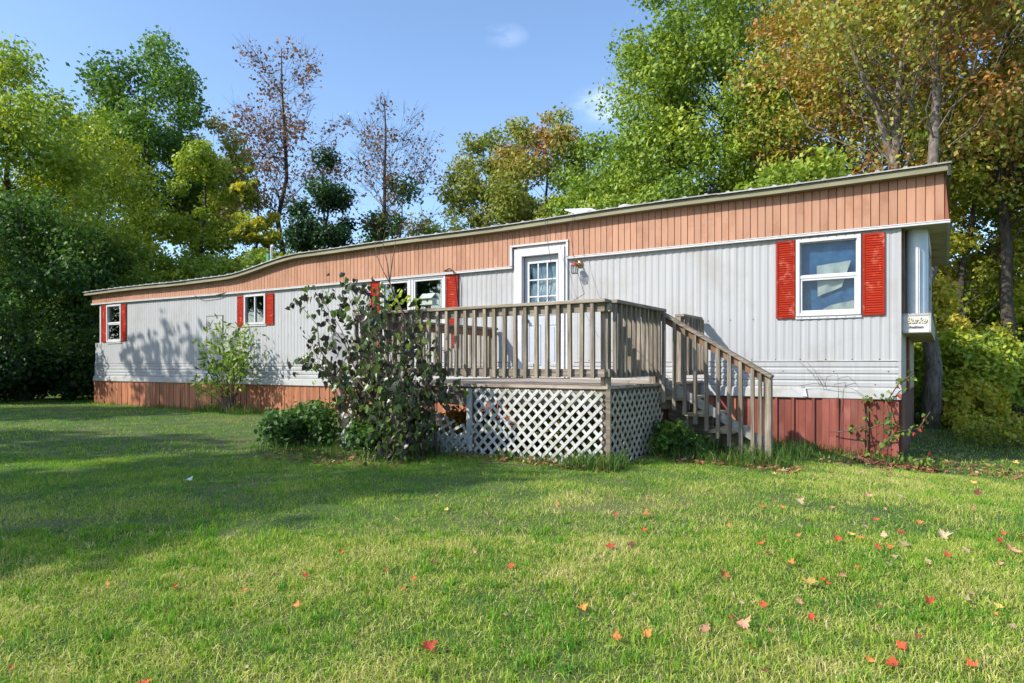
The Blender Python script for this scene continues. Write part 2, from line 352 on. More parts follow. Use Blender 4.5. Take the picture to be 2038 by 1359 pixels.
# left stub (upper wall stops short), corner trims
MB().box(-20.14, -19.82, .0, .02, SEAM, 1.72).build('end_apron', siding, H)
MB().box(-19.86, -19.80, -.02, .05, SEAM, trimz(-19.8)).build('corner_trim', trimw, H)
MB().box(-.028, .004, -.018, .05, BELT, 2.83).build('corner_trim', siding, H)
# screws on the siding
mb = MB()
def screw(x, z, y=-.014, r=.007): mb.add([(x-r, y, z-r), (x+r, y, z-r), (x+r, y, z+r), (x-r, y, z+r)], [(0, 1, 2, 3)])
for i in range(62):
    x = -19.5+i*.321
    if -5.9 < x < -4.7: continue
    screw(x, 1.16)
    if not any(a-.35 < x < b+.35 for k, (a, b, c, d) in wins.items()): screw(x+.02, 1.735)
    if i % 2 == 0: screw(x+.1, 1.0, -.02); screw(x-.05, .83, -.02, .006)
mb.build('screws', screwm, H)
# fascia: tan planks, each a piece
FX0, FX1 = -20.2, .47
fy = -.062
xs_ = [(-20.2, -5.86), (-5.86, -4.80), (-4.80, .47)]
def fas_bottom(x): return trimz(x)+.012 if not (-5.86 < x < -4.80) else 3.115
mb = MB()
for a, b in xs_:
    n = 80 if b-a > 10 else 8
    q = np.linspace(a, b, n+1)
    for u, v_ in zip(q, q[1:]): mb.add([(u, fy+.018, fas_bottom((u+v_)/2)+.01), (v_, fy+.018, fas_bottom((u+v_)/2)+.01), (v_, fy+.018, roofz(v_)-.06), (u, fy+.018, roofz(u)-.06)], [(0, 1, 2, 3)])
mb.build('fascia_backing', fasback, H)
rng = random.Random(3)
def plank_box(m, a, b, y, za0, zb0, za1, zb1, t=.016):
    g = .0055
    vs = [(a+g, y, za0), (b-g, y, zb0), (b-g, y, zb1), (a+g, y, za1), (a+.0005, y+t, za0), (b-.0005, y+t, zb0), (b-.0005, y+t, zb1), (a+.0005, y+t, za1)]
    m.add(vs, [(0, 1, 2, 3), (7, 6, 5, 4), (0, 4, 5, 1), (1, 5, 6, 2), (2, 6, 7, 3), (3, 7, 4, 0)])
x = FX1; far_planks = MB()
while x > FX0+.02:
    wd = .101 if x > -11 else .101
    a, b = x-wd, x
    for lim in (-5.86, -4.80):
        if a < lim < b-.004: a = lim
    y = fy+rng.uniform(-.0015, .0015)
    m = far_planks if b < -13 else MB()
    xm = (a+b)/2; zb = fas_bottom(xm)
    plank_box(m, a, b, y, zb, zb, roofz(a)-.075, roofz(b)-.075)
    if m is not far_planks: m.build('fascia_plank', fasm, H)
    x = a
o = far_planks.build('fascia_planks', fasm, H); o['kind'] = 'stuff'
# end fascia (right), slightly flared, planks of rusty tan
for i in range(40):
    y0 = fy+.02+i*.108; m = MB()
    zt = 3.44; vs = [(.470, y0+.003, zt), (.470, y0+.105, zt), (.515, y0+.105, 2.87), (.515, y0+.003, 2.87), (.455, y0, zt), (.455, y0+.108, zt), (.50, y0+.108, 2.87), (.50, y0, 2.87)]
    m.add(vs, [(0, 1, 2, 3), (7, 6, 5, 4), (0, 4, 5, 1), (1, 5, 6, 2), (2, 6, 7, 3), (3, 7, 4, 0)]); m.build('end_fascia_plank', fasrust, H)
# corner flare piece
MB().add([(.47, fy-.002, 2.86), (.52, fy+.018, 2.86), (.475, fy+.018, 3.44), (.47, fy-.002, 3.44)], [(0, 1, 2, 3)]).build('fascia_corner', fasrust, H)
# trim under the fascia
mb = MB(); q = [x for x in np.linspace(-20.25, -5.86, 40)]
for u, v_ in zip(q, q[1:]):
    za, zb = trimz(u), trimz(v_)
    for (y0, y1, h0, h1) in ((-.078, -.01, -.012, .014), (-.084, -.07, .014, .026)):
        mb.add([(u, y0, za+h0), (v_, y0, zb+h0), (v_, y0, zb+h1), (u, y0, za+h1), (u, y1, za+h0), (v_, y1, zb+h0), (v_, y1, zb+h1), (u, y1, za+h1)], [(0, 1, 2, 3), (0, 4, 5, 1), (3, 2, 6, 7)])
mb.build('fascia_trim', trimw, H)
MB().box(-4.80, .53, -.078, -.01, 2.838, 2.864).box(-4.80, .53, -.084, -.07, 2.864, 2.876).build('fascia_trim', trimw, H)
MB().box(.495, .53, -.01, 4.27, 2.838, 2.862).build('end_fascia_trim', trimw, H)
MB().box(-5.90, -5.86, -.084, -.02, 2.76, 3.125).box(-5.90, -4.76, -.088, -.02, 3.125, 3.155).box(-4.80, -4.76, -.084, -.02, 2.84, 3.125).build('door_head_trim', trimw, H)
# roof edge and ribbed roof sheets
mb = MB(); q = np.linspace(-20.4, .50, 120)
ye = -.195
for u, v_ in zip(q, q[1:]):
    a, b = roofz(u), roofz(v_)
    mb.add([(u, ye, a-.095), (v_, ye, b-.095), (v_, ye+.012, b-.012), (u, ye+.012, a-.012), (u, ye+.15, a-.10), (v_, ye+.15, b-.10), (u, ye-.012, a-.10), (v_, ye-.012, b-.10)],
           [(0, 1, 2, 3), (4, 5, 7, 6), (6, 7, 1, 0)])
mb.build('roof_edge', lipm, H)
MB().box(.50, .515, ye, 4.32, 3.40, 3.50).build('roof_edge_end', lipm, H)
rng = random.Random(8)
xr = .53; pitch = .312
notch = MB()
while xr > -20.4:
    a = max(xr-.936, -20.42); m = MB(); n = int(round((xr-a)/pitch*1)); dz = rng.uniform(0, .006); yo = rng.uniform(-.02, .01)
    pts = []
    t = a
    while t < xr-.01:
        pts += [(t, 0), (t+.12, 0), (t+.135, .017), (t+.165, .019), (t+.185, 0)]; t += pitch
        notch.add([(t-.165, ye-.003, roofz(t)-.005), (t-.130, ye-.003, roofz(t)-.005), (t-.145, ye-.003, roofz(t)-.036)], [(0, 1, 2)])
    pts = [p for p in pts if p[0] < xr]+[(xr+.012, 0)]
    for (u, hu), (v_, hv) in zip(pts, pts[1:]):
        ra, rb = roofz(u)+dz, roofz(v_)+dz
        y0, y1, y2 = -.222+yo*.5, 2.3, 4.27
        m.add([(u, y0, ra+hu), (v_, y0, rb+hv), (v_, y1, rb+hv+.12), (u, y1, ra+hu+.12), (v_, y2, rb+hv-.05), (u, y2, ra+hu-.05)], [(0, 1, 2, 3), (3, 2, 4, 5)])
        m.add([(u, y0, ra-.016), (v_, y0, rb-.016), (v_, y0, rb+hv), (u, y0, ra+hu)], [(0, 1, 2, 3)])
    m.build('roof_sheet', roofm, H); xr = a
notch.build('rust_notches', rustm, H)
MB().box(.505, .535, -.2, -.10, 3.39, 3.53).build('edge_cap', blacks, H)
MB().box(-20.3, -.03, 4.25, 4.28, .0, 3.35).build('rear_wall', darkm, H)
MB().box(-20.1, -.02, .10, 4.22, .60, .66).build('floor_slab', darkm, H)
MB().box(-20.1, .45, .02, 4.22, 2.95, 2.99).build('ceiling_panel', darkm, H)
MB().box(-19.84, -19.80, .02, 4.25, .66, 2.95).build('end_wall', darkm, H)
# soffit on the right overhang, end wall, bay
MB().box(.0, .50, -.05, 4.24, 2.842, 2.852).build('soffit', plym, H)
MB().box(-20.2, -19.8, -.05, 4.24, 2.80, 2.82).build('soffit', plym, H)
MB().box(-.02, .0, .0, 4.22, BELT-.1, 2.84).build('end_wall', plym, H)
MB().box(.002, .012, .03, .95, .82, 1.49).build('end_panel', beltm, H)
MB().box(.002, .03, 1.4, 1.9, .7, 1.49).build('end_panel', skirt_r, H)
MB().box(.0, .33, .12, 4.18, 1.49, 1.50).build('bay_underside', plym, H)
MB().box(.0, .325, .125, 4.12, 1.502, 1.735).build('bay_base', plym, H)
n = 14; pf = [(.02+.0, .33)]
cx_, cy_, r_ = .165, .33, .125
pts = [(cx_+r_*math.cos(t), cy_+r_*math.sin(t)) for t in np.linspace(math.pi, 2*math.pi, n)]
vs = [(x, y, z) for z in (1.737, 2.84) for x, y in pts]
MB().add(vs, [(i, i+1, n+i+1, n+i) for i in range(n-1)], True).build('bay_corner_column', bluegrey, H)
MB().box(.155, .185, .175, .19, 1.737, 2.60).build('trim_strip', trimw, H)
MB().box(.192, .202, .180, .192, 1.737, 2.585).build('trim_strip', trimw, H)
MB().box(.0, .036, .12, .33, 1.737, 2.84).build('bay_side', woodb, H)
bw = MB().box(.27, .30, .34, .42, 1.737, 2.84).box(.27, .30, 1.8, 1.9, 1.737, 2.84).box(.27, .30, .42, 1.8, 1.737, 1.80).box(.27, .30, .42, 1.8, 2.66, 2.84).box(.27, .30, .42, 1.8, 2.2, 2.24).build('bay_window', trimw, H)
MB().box(.278, .285, .42, 1.8, 1.80, 2.66).build('pane', glassm, bw)
MB().box(.24, .272, 1.9, 4.12, 1.737, 2.84).build('bay_wall', siding, H)
# name board
def text(name, body, size, loc, mat, parent, ext=.003, rotx=90, shear=.3, sx=1):
    cu = bpy.data.curves.new(name, 'FONT'); cu.body = body; cu.size = size; cu.extrude = ext; cu.shear = shear; cu.align_x = 'CENTER'; cu.offset = .0015; cu.space_character = .9
    o = bpy.data.objects.new(name, cu); COL.objects.link(o); o.location = loc; o.rotation_euler = (R(rotx), 0, 0); o.scale = (sx, 1, 1); cu.materials.append(mat)
    dg = bpy.context.evaluated_depsgraph_get(); me = bpy.data.meshes.new_from_object(o.evaluated_get(dg)); bpy.data.objects.remove(o)
    o = bpy.data.objects.new(name, me); COL.objects.link(o)
    me.transform(Matrix.Translation(loc) @ Matrix.Rotation(R(rotx), 4, 'X') @ Matrix.Diagonal((sx, 1, 1, 1)))
    if parent: setpar(o, parent)
    return o
S = empty('name_sign', (.165, .1, 1.5)); tag(S, 'white name board with raised script lettering under the end bay window', 'sign')
MB().box(.008, .325, .095, .115, 1.50, 1.742).build('board', trimw, S, .002)
MB().box(.002, .328, .088, .096, 1.715, 1.745).box(.300, .326, .089, .096, 1.50, 1.714).box(.002, .026, .089, .096, 1.50, 1.714).build('frame', beltm, S)
signm = surf('sign_letters', (.58, .52, .38, 1), (.5, .45, .32, 1), rough=.6)
signd = surf('sign_letter_edge', (.10, .09, .07, 1), (.14, .12, .1, 1), rough=.7)
text('lettering_shadow_edge', 'Burke', .105, (.165, .0925, 1.619), signd, S, .001)
text('lettering', 'Burke', .105, (.162, .086, 1.622), signm, S, .004)
text('lettering', 'Residence', .044, (.16, .090, 1.556), signd, S, .002)
mb = MB()
for px_, pz_ in ((.015, 1.73), (.312, 1.73), (.015, 1.512), (.312, 1.512)): mb.add([(px_-.005, .0865, pz_-.005), (px_+.005, .0865, pz_-.005), (px_+.005, .0865, pz_+.005), (px_-.005, .0865, pz_+.005)], [(0, 1, 2, 3)])
mb.build('screws', screwm, S)

# windows
def frame(m, x0, x1, z0, z1, y0, y1, w): m.box(x0, x0+w, y0, y1, z0, z1).box(x1-w, x1, y0, y1, z0, z1).box(x0+w, x1-w, y0, y1, z0, z0+w).box(x0+w, x1-w, y0, y1, z1-w, z1); return m
def shutter(x0, x1, z0, z1, flat=False):
    m = MB(); m.box(x0, x1, -.030, -.013, z0, z1); frame(m, x0+.001, x1-.001, z0+.001, z1-.001, -.042, -.030, .028)
    n = int((z1-z0-.07)/.031)
    for i in range(n):
        z = z0+.035+i*(z1-z0-.07)/n
        m.prism([(-.031, z), (-.040 if not flat else -.034, z+.003), (-.031, z+.027)], 0, x0+.031, x1-.031)
    return m.build('shutter', redm, H)
def window(key, shut, style):
    x0, x1, z0, z1 = wins[key]; f = MB(); frame(f, x0-.012, x1+.012, z0-.012, z1+.006, -.048, .05, .05)
    f.box(x0-.02, x1+.02, -.034, -.015, z0-.05, z0-.014)
    W = f.build('window', trimw, H, .003)
    mb_ = MB()
    if style == 'hung':
        zm = (z0+z1)/2
        mb_.box(x0+.04, x1-.04, -.036, .01, zm-.018, zm+.022)
        frame(mb_, x0+.04, x1-.04, z0+.04, zm-.018, -.028, .0, .028); frame(mb_, x0+.039, x1-.039, zm+.022, z1-.045, -.012, .03, .012)
        mb_.build('sash', trimw, W, .002)
        MB().box(x0+.06, x1-.06, -.015, -.010, z0+.06, zm-.03).build('pane', glassm, W); MB().box(x0+.05, x1-.05, .008, .012, zm+.03, z1-.05).build('pane', glassm, W)
    elif style == 'slide':
        xm = (x0+x1)/2
        mb_.box(xm-.018, xm+.018, -.036, .01, z0+.04, z1-.045); mb_.build('sash', trimw, W, .002)
        MB().box(x0+.035, xm-.018, -.008, -.003, z0+.04, z1-.045).build('pane', glassm, W); MB().box(xm+.018, x1-.035, -.014, -.009, z0+.04, z1-.045).build('pane', glassm, W)
    else:
        xm = -8.19
        mb_.box(xm-.06, xm-.008, -.045, .02, z0+.04, z1-.045).box(xm+.008, xm+.06, -.043, .02, z0+.04, z1-.045); frame(mb_, xm+.06, x1-.04, z0+.04, z1-.045, -.034, .02, .04); frame(mb_, x0+.04, xm-.06, z0+.04, z1-.045, -.034, .02, .04)
        mb_.build('sash', trimw, W, .002)
        MB().box(x0+.08, xm-.10, -.012, -.007, z0+.08, z1-.085).build('pane', glassm, W); MB().box(xm+.10, x1-.08, -.012, -.007, z0+.08, z1-.085).build('pane', glassm, W)
    mb2 = MB()
    for i in range(7):
        t = x0+.06+(x1-x0-.12)*i/6
        for zz in (z1+.001, z0-.032): mb2.add([(t-.005, -.0495 if zz > z0 else -.0355, zz-.006), (t+.005, -.0495 if zz > z0 else -.0355, zz-.006), (t+.005, -.0495 if zz > z0 else -.0355, zz+.004), (t-.005, -.0495 if zz > z0 else -.0355, zz+.004)], [(0, 1, 2, 3)])
    mb2.build('screws', screwm, W)
    for s in shut: shutter(*s)
window('w1', [(-19.72, -19.47, 1.74, 2.77), (-18.67, -18.44, 1.75, 2.77)], 'hung')
window('w2', [(-13.55, -13.31, 1.99, 2.70), (-12.51, -12.25, 2.0, 2.70)], 'slide')
window('w3', [(-9.26, -9.01, 1.42, 2.755), (-7.33, -7.06, 1.42, 2.755)], 'pair')
window('w4', [(-1.51, -1.265, 1.73, 2.80), (-.435, -.18, 1.735, 2.80)], 'hung')
# papers in the window, and a blue sheet imitating reflected sky
def sheetmesh(name, x0, x1, z0, z1, y, mat, amp=.01, poly=None, seed=0, n=14):
    r = np.random.RandomState(seed); V = []; F = []
    for j in range(n+1):
        for i in range(n+1):
            u, v = i/n, j/n
            if poly: (a, b, c, d) = poly; px = (a[0]*(1-u)+b[0]*u)*(1-v)+(d[0]*(1-u)+c[0]*u)*v; pz = (a[1]*(1-u)+b[1]*u)*(1-v)+(d[1]*(1-u)+c[1]*u)*v
            else: px = x0+(x1-x0)*u; pz = z0+(z1-z0)*v
            V.append((px, y+amp*math.sin(px*31+math.sin(pz*9+seed)*1.5)+amp*.7*(float(vnoise(px+seed, pz, 9))-.5)*2, pz))
    for j in range(n):
        for i in range(n): k = j*(n+1)+i; F.append((k, k+1, k+n+2, k+n+1))
    return mesh_np(name, V, F, mat, smooth=True)
tag(sheetmesh('window_reflection', -1.22, -.48, 1.78, 2.80, .10, skyrefl, .012, seed=1), 'blue sheet imitating reflected sky in the large window right of the stairs', 'curtain')
tag(sheetmesh('window_paper', 0, 0, 0, 0, .055, paperm, .014, ((-.99, 2.02), (-.69, 2.13), (-.58, 2.48), (-1.0, 2.44)), 2), 'crumpled white paper taped in the middle of the large right-hand window', 'paper')
tag(sheetmesh('window_paper', 0, 0, 0, 0, .065, paperm, .018, ((-1.0, 1.80), (-.52, 1.80), (-.55, 1.95), (-.82, 1.90)), 3), 'torn white paper along the bottom edge of the large right-hand window', 'paper')
# door
DZ = .87
mb = MB().box(-5.78, -5.665, -.072, .02, DZ, 3.06).box(-4.945, -4.84, -.072, .02, DZ, 3.06).box(-5.665, -4.945, -.072, .02, 2.95, 3.06)
mb.box(-5.84, -5.78, -.045, .0, DZ, 3.10).box(-4.84, -4.79, -.045, .0, DZ, 3.10).box(-5.78, -4.84, -.044, .0, 3.062, 3.12).build('door_frame', trimw, H, .003)
MB().box(-5.67, -4.94, -.06, .05, DZ, .90).build('door_sill', beltm, H)
mb = MB(); lx0, lx1, lz0, lz1 = -5.565, -5.03, 1.97, 2.83; y0, y1 = .028, .06
mb.box(-5.66, lx0, y0, y1, .905, 2.945).box(lx1, -4.95, y0, y1, .905, 2.945).box(lx0, lx1, y0, y1, .905, lz0).box(lx0, lx1, y0, y1, lz1, 2.945)
D = mb.build('door', doorm, H)
mb = MB(); frame(mb, lx0-.03, lx1+.03, lz0-.03, lz1+.03, .012, .028, .035)
for i in (1, 2): t = lx0+(lx1-lx0)*i/3; mb.box(t-.011, t+.011, .016, .030, lz0+.005, lz1-.005)
for i in (1, 2): t = lz0+(lz1-lz0)*i/3; mb.box(lx0+.005, lx1-.005, .014, .031, t-.011, t+.011)
mb.build('muntins', trimw, D)
for i in range(3):
    for j in range(3):
        a = lx0+(lx1-lx0)*i/3+.012; b = lx0+(lx1-lx0)*(i+1)/3-.012; c = lz0+(lz1-lz0)*j/3+.012; d = lz0+(lz1-lz0)*(j+1)/3-.012
        MB().box(a-.004, b+.004, .036, .040, c-.004, d+.004).build('pane', glassm, D)
for a, b in ((-5.59, -5.34), (-5.27, -5.02)):
    mb = MB(); frame(mb, a, b, 1.08, 1.78, .018, .030, .018); mb.box(a+.05, b-.05, .020, .030, 1.13, 1.73); mb.build('door_panel', doorm, D, .004)
MB().lathe([(0, 0), (.028, 0), (.03, .02), (.012, .025), (.012, .05), (.028, .06), (.028, .085), (0, .095)], (-5.60, .028, 1.85), (0, -1, 0), 14).build('handle', brassm, D)
for i, (a, b, c, d) in enumerate(((-5.50, -5.41, 2.33, 2.66), (-5.33, -5.22, 2.33, 2.70), (-5.17, -5.06, 2.33, 2.68), (-5.53, -5.42, 2.02, 2.27), (-5.36, -5.24, 2.02, 2.27), (-5.18, -5.07, 2.02, 2.29))): pass
tag(sheetmesh('door_curtain', -5.56, -5.04, 2.03, 2.86, .085, surf('sheer_curtain', (.16, .34, .52, 1), (.75, .82, .86, 1), (7.5, 1, 3), .9, rnd=0, detail=1), .016, seed=7, n=20), 'blue and white curtain behind the small panes of the entry door', 'curtain')
# access door, far left of the middle window
A = MB().box(-14.77, -14.15, -.020, -.010, 1.50, 2.27).build('access_panel', siding, H)
mb = MB().box(-14.79, -14.13, -.026, -.012, 2.27, 2.292).box(-14.15, -14.135, -.024, -.012, 1.50, 2.27).box(-14.785, -14.77, -.024, -.012, 1.50, 2.27).build('frame', surf('dark_edge', (.14, .13, .12, 1), (.2, .18, .16, 1)), A)
MB().box(-14.785, -14.76, -.03, -.02, 1.98, 2.03).box(-14.16, -14.13, -.03, -.02, 1.93, 1.97).build('latch', screwm, A)
# skirting boards, each its own
rng = random.Random(12)
x = -1.95; stuffp = MB()
while x > -20.15:
    wd = rng.choice([.095, .10, .105, .11, .20 if x < -13.5 else .10])
    a = x-wd; lean = rng.uniform(-.012, .012) if x < -9 else rng.uniform(-.004, .004)
    if x < -13.5: lean *= 2.5
    y = -.018+rng.uniform(-.006, .006); zb = G(x, 0)-.06
    hidden = -6.2 < x < -2.7
    m = stuffp if hidden else MB()
    g_ = .004; zt = WZ0+.02
    m.add([(a+g_+lean, y, zb), (x-g_+lean, y, zb), (x-g_, y, zt), (a+g_, y, zt), (a+g_+lean, y+.012, zb), (x-g_+lean, y+.012, zb), (x-g_, y+.012, zt), (a+g_, y+.012, zt)],
          [(0, 1, 2, 3), (7, 6, 5, 4), (0, 4, 5, 1), (1, 5, 6, 2), (2, 6, 7, 3), (3, 7, 4, 0)])
    if not hidden: m.build('skirting_board', skirt_o if x < -8 or rng.random() < .4 else skirt_r, H)
    x = a
o = stuffp.build('skirting_boards', skirt_r, H); o['kind'] = 'stuff'
# maroon skirting sheets right of the stairs with battens
x = 0.0; k = 0
for (a, b, dy) in ((-.36, -.02, 0), (-.92, -.40, -.055), (-1.02, -.92, 0.0), (-1.50, -1.04, 0.), (-1.95, -1.52, 0.)):
    n = max(1, int(round((b-a)/.085))); wd = (b-a)/n
    for i in range(n):
        m = MB(); u, v_ = a+i*wd, a+(i+1)*wd; y = -.022+dy; zb = G(u, 0)-.05
        m.add([(u+.002, y, zb), (v_-.002, y, zb), (v_-.002, y+(-dy*.6), WZ0+.01), (u+.002, y-dy*.6, WZ0+.01), (u, y+.012, zb), (v_, y+.012, zb), (v_, y+.012-dy*.6, WZ0+.01), (u, y+.012-dy*.6, WZ0+.01)],
              [(0, 1, 2, 3), (7, 6, 5, 4), (0, 4, 5, 1), (1, 5, 6, 2), (2, 6, 7, 3), (3, 7, 4, 0)])
        m.build('skirting_board', skirt_r, H)
for t in (-.38, -.73, -1.03, -1.29, -1.51):
    MB().box(t-.016, t+.016, -.082 if t == -.73 else -.05, -.024, G(t, 0)-.05, WZ0).build('batten', skirt_r, H)
MB().box(-20.2, .02, .06, .07, -.35, .66).build('skirting_backing', fasback, H)
MB().box(-.02, .0, .05, 4.22, -.35, .70).build('end_skirting', surf('dark_maroon', (.10, .035, .025, 1), (.16, .06, .04, 1), rough=.8, c3=(.2, .14, .09, 1)), H)
MB().box(-20.16, -20.10, .0, 4.22, -.1, .70).build('end_skirting', skirt_r, H)
MB().box(-20.15, -20.13, .02, 4.22, .66, 1.72).build('end_apron', siding, H)
# vents and pipes on the roof
vp = MB().tube([(-13.65, 1.0, 3.25), (-13.65, 1.0, 4.0), (-13.62, .98, 4.04), (-13.54, .95, 4.04), (-13.52, .94, 4.0)], .03, 8).build('vent_pipe', pipem, H)
MB().box(-13.78, -13.70, .95, 1.05, 3.25, 3.86).build('green_flue', greenm, H)
MB().lathe([(.16, 0), (.17, .12), (.12, .18), (0, .2)], (-14.9, 1.0, 3.28), n=14).build('roof_cap', terram, H)
MB().lathe([(.13, 0), (.15, .06), (.155, .15), (.12, .21), (.05, .24), (0, .245)], (-4.1, .75, 3.57), n=18).build('roof_vent', pipem, H)
# ------------------------- things on the roof and wall
P_ = empty('roof_panel_scrap', (-4.95, 1.2, 3.65)); tag(P_, 'loose white sheet propped at a tilt on the roof above the entry door', 'metal sheet')
MB().add([(-5.35, .9, 3.92), (-5.05, 1.35, 3.99), (-4.45, 1.2, 3.72), (-4.72, .7, 3.66), (-5.35, .9, 3.90), (-5.05, 1.35, 3.97), (-4.45, 1.2, 3.70), (-4.72, .7, 3.64)],
         [(0, 1, 2, 3), (7, 6, 5, 4), (0, 4, 5, 1), (1, 5, 6, 2), (2, 6, 7, 3), (3, 7, 4, 0)]).build('sheet', pipem, P_)
MB().tube([(-5.2, 1.0, 3.58), (-5.2, 1.0, 3.93)], .012, 6).tube([(-4.85, 1.05, 3.6), (-4.85, 1.05, 3.80)], .012, 6).build('prop', pipem, P_)
L = empty('wall_lantern', (-4.62, 0, 2.73)); tag(L, 'small wall lantern with red cap and glass box beside the entry door', 'lantern')
MB().lathe([(0, .03), (.05, .028), (.062, .012), (.062, 0)], (-4.58, -.015, 2.745), (0, -1, 0), 20).build('back_plate', brassm, L)
MB().tube([(-4.58, -.03, 2.745), (-4.585, -.09, 2.775), (-4.595, -.14, 2.765), (-4.60, -.155, 2.735)], .011, 8).build('arm', brassm, L)
MB().lathe([(.012, .055), (.03, .045), (.062, .012), (.066, 0), (0, 0)], (-4.60, -.155, 2.70), n=4).build('cap', redcap, L)
mb = MB()
for sx in (-1, 1):
    for sy in (-1, 1): mb.beam((-4.60+sx*.045, -.155+sy*.045, 2.70), (-4.60+sx*.038, -.155+sy*.038, 2.575), .007, .007, (0, 1, 0))
for z, w_ in ((2.70, .047), (2.575, .040)):
    mb.box(-4.60-w_, -4.60+w_, -.155-w_-.003, -.155-w_+.004, z-.004, z+.004).box(-4.60-w_, -4.60+w_, -.155+w_-.004, -.155+w_+.003, z-.004, z+.004)
    mb.box(-4.60-w_-.003, -4.60-w_+.004, -.155-w_+.005, -.155+w_-.005, z-.004, z+.004).box(-4.60+w_-.004, -4.60+w_+.003, -.155-w_+.005, -.155+w_-.005, z-.004, z+.004)
mb.build('cage', screwm, L)
MB().box(-4.637, -4.563, -.192, -.118, 2.58, 2.695).build('glass', glassm, L)
tag(MB().tube([(-5.12, -.22, 3.52), (-5.08, -.26, 3.35), (-5.0, -.30, 3.0), (-4.9, -.35, 2.55), (-4.75, -.7, 2.2), (-4.2, -1.9, 1.9), (-3.5, -3.3, 1.80)], .004, 5).build('hanging_wire', screwm), 'thin wire hanging from the roof edge down past the wall lantern', 'wire')
tag(MB().tube([(-4.6, -.22, 3.54), (-4.62, -.25, 3.2), (-4.56, -.27, 2.85), (-4.45, -.3, 2.5), (-4.3, -.4, 2.2), (-3.6, -2.2, 1.9), (-2.9, -3.3, 1.80)], .004, 5).build('hanging_wire', screwm), 'thin wire hanging from the roof edge just right of the lantern wire', 'wire')
tag(MB().tube([(-7.35, -.07, 2.83), (-7.2, -.11, 2.86), (-7.10, -.12, 2.80), (-7.06, -.10, 2.6), (-7.04, -.06, 2.2), (-7.04, -.045, 1.5)], .011, 6).build('cable', blacks), 'black cable running down beside the red shutter left of the entry door', 'cable')
tag(MB().tube([(-15.2, -.07, 2.80), (-14.9, -.10, 2.74), (-14.3, -.10, 2.76), (-13.9, -.08, 2.81)], .009, 5).build('cable', blacks), 'short black cable sagging under the tan band by the middle window', 'cable')

# ---------------------------------------------------------------- deck
DK = empty('wooden_deck', (-4.4, -1.7, 0)); tag(DK, 'raised grey wooden deck with railing and white lattice skirt at the entry door', 'deck')
DT = .86; dx0, dx1, dy0 = -6.25, -2.56, -3.36
rng = random.Random(4)
yb = dy0-.03; n = 0
while yb < -.06:
    m = MB().box(dx0-rng.uniform(0, .03), dx1+.02+rng.uniform(0, .02), yb, min(yb+.138, -.03), DT-.034+rng.uniform(-.002, .002), DT); m.build('deck_board', deckw, DK); yb += .144
MB().box(dx0, dx1-.002, dy0, dy0+.038, .64, DT-.037).build('rim_joist', deckd, DK)
MB().box(dx1-.04, dx1-.004, dy0+.04, -.05, .64, DT-.037).build('rim_joist', deckd, DK)
MB().box(dx0, dx0+.038, dy0+.04, -.05, .64, DT-.037).build('rim_joist', deckd, DK)
for i in range(8): t = dx0+.42+i*.41; MB().box(t, t+.038, dy0+.04, -.05, .66, DT-.038).build('joist', deckd, DK)
posts = [(dx1-.05, dy0+.085, 0, 1.745), (dx1-.05, -1.865, 0, 1.745), (dx1-.05, -.90, 0, 1.745), (dx0+.05, -.14, 0, 1.66), (dx0+.05, dy0+.085, 0, 1.745), (-4.33, dy0+.085, 0, .82)]
for a, b, c, d in posts: MB().box(a-.043, a+.043, b-.043, b+.043, G(a, b)-.1, d).build('post', woodz, DK, .003)
MB().box(dx1-.002, dx1+.05, dy0-.02, dy0+.01, -.02, .83).build('corner_board', deckd, DK)
MB().box(-4.36, -4.30, dy0-.075, dy0-.035, -.04, .80).build('lattice_post', lattm, DK)
# front rail
MB().box(dx0, dx1+.02, dy0-.09, dy0+.05, 1.748, 1.786).build('rail_cap', woodx, DK, .004)
MB().box(dx0, dx1-.01, dy0-.04, dy0-.002, 1.655, 1.745).build('top_rail', woodx, DK)
MB().box(dx0, dx1-.01, dy0-.04, dy0-.002, .955, 1.04).build('bottom_rail', woodx, DK)
bal_proto = MB().box(-.0205, .0205, -.019, .019, 0, .80).build('baluster', woodz, None); bal_me = bal_proto.data; bpy.data.objects.remove(bal_proto)
def baluster(x, y, z, parent, rot=0., tilt=0., h=.80):
    o = bpy.data.objects.new('baluster', bal_me); COL.objects.link(o); o.location = (x, y, z); o.rotation_euler = (0, tilt, rot); o.scale = (1, 1, h/.80); setpar(o, parent); return o
x = dx1-.13
while x > dx0+.03:
    baluster(x+rng.uniform(-.006, .006), dy0-.060, .945+rng.uniform(-.01, .004), DK, tilt=rng.uniform(-.008, .008)); x -= .141
# right side rail
MB().box(dx1-.05, dx1+.10, dy0+.052, -1.80, 1.746, 1.784).build('rail_cap', woody, DK, .004)
MB().box(dx1-.006, dx1+.032, dy0+.0, -1.83, 1.655, 1.743).build('top_rail', woody, DK)
MB().box(dx1-.006, dx1+.032, dy0+.0, -1.83, .955, 1.04).build('bottom_rail', woody, DK)
y = dy0+.10
while y < -1.85: baluster(dx1+.052, y+rng.uniform(-.005, .005), .945, DK, tilt=rng.uniform(-.005, .005)); y += .133
MB().box(dx1-.09, dx1+.04, -.95, -.10, 1.746, 1.784).build('rail_cap', woody, DK, .004)
MB().box(dx1-.006, dx1+.032, -.90, -.10, 1.655, 1.743).build('top_rail', woody, DK); MB().box(dx1-.006, dx1+.032, -.90, -.10, .955, 1.04).build('bottom_rail', woody, DK)
for i in range(6): baluster(dx1+.052, -.84+i*.135, .945, DK)
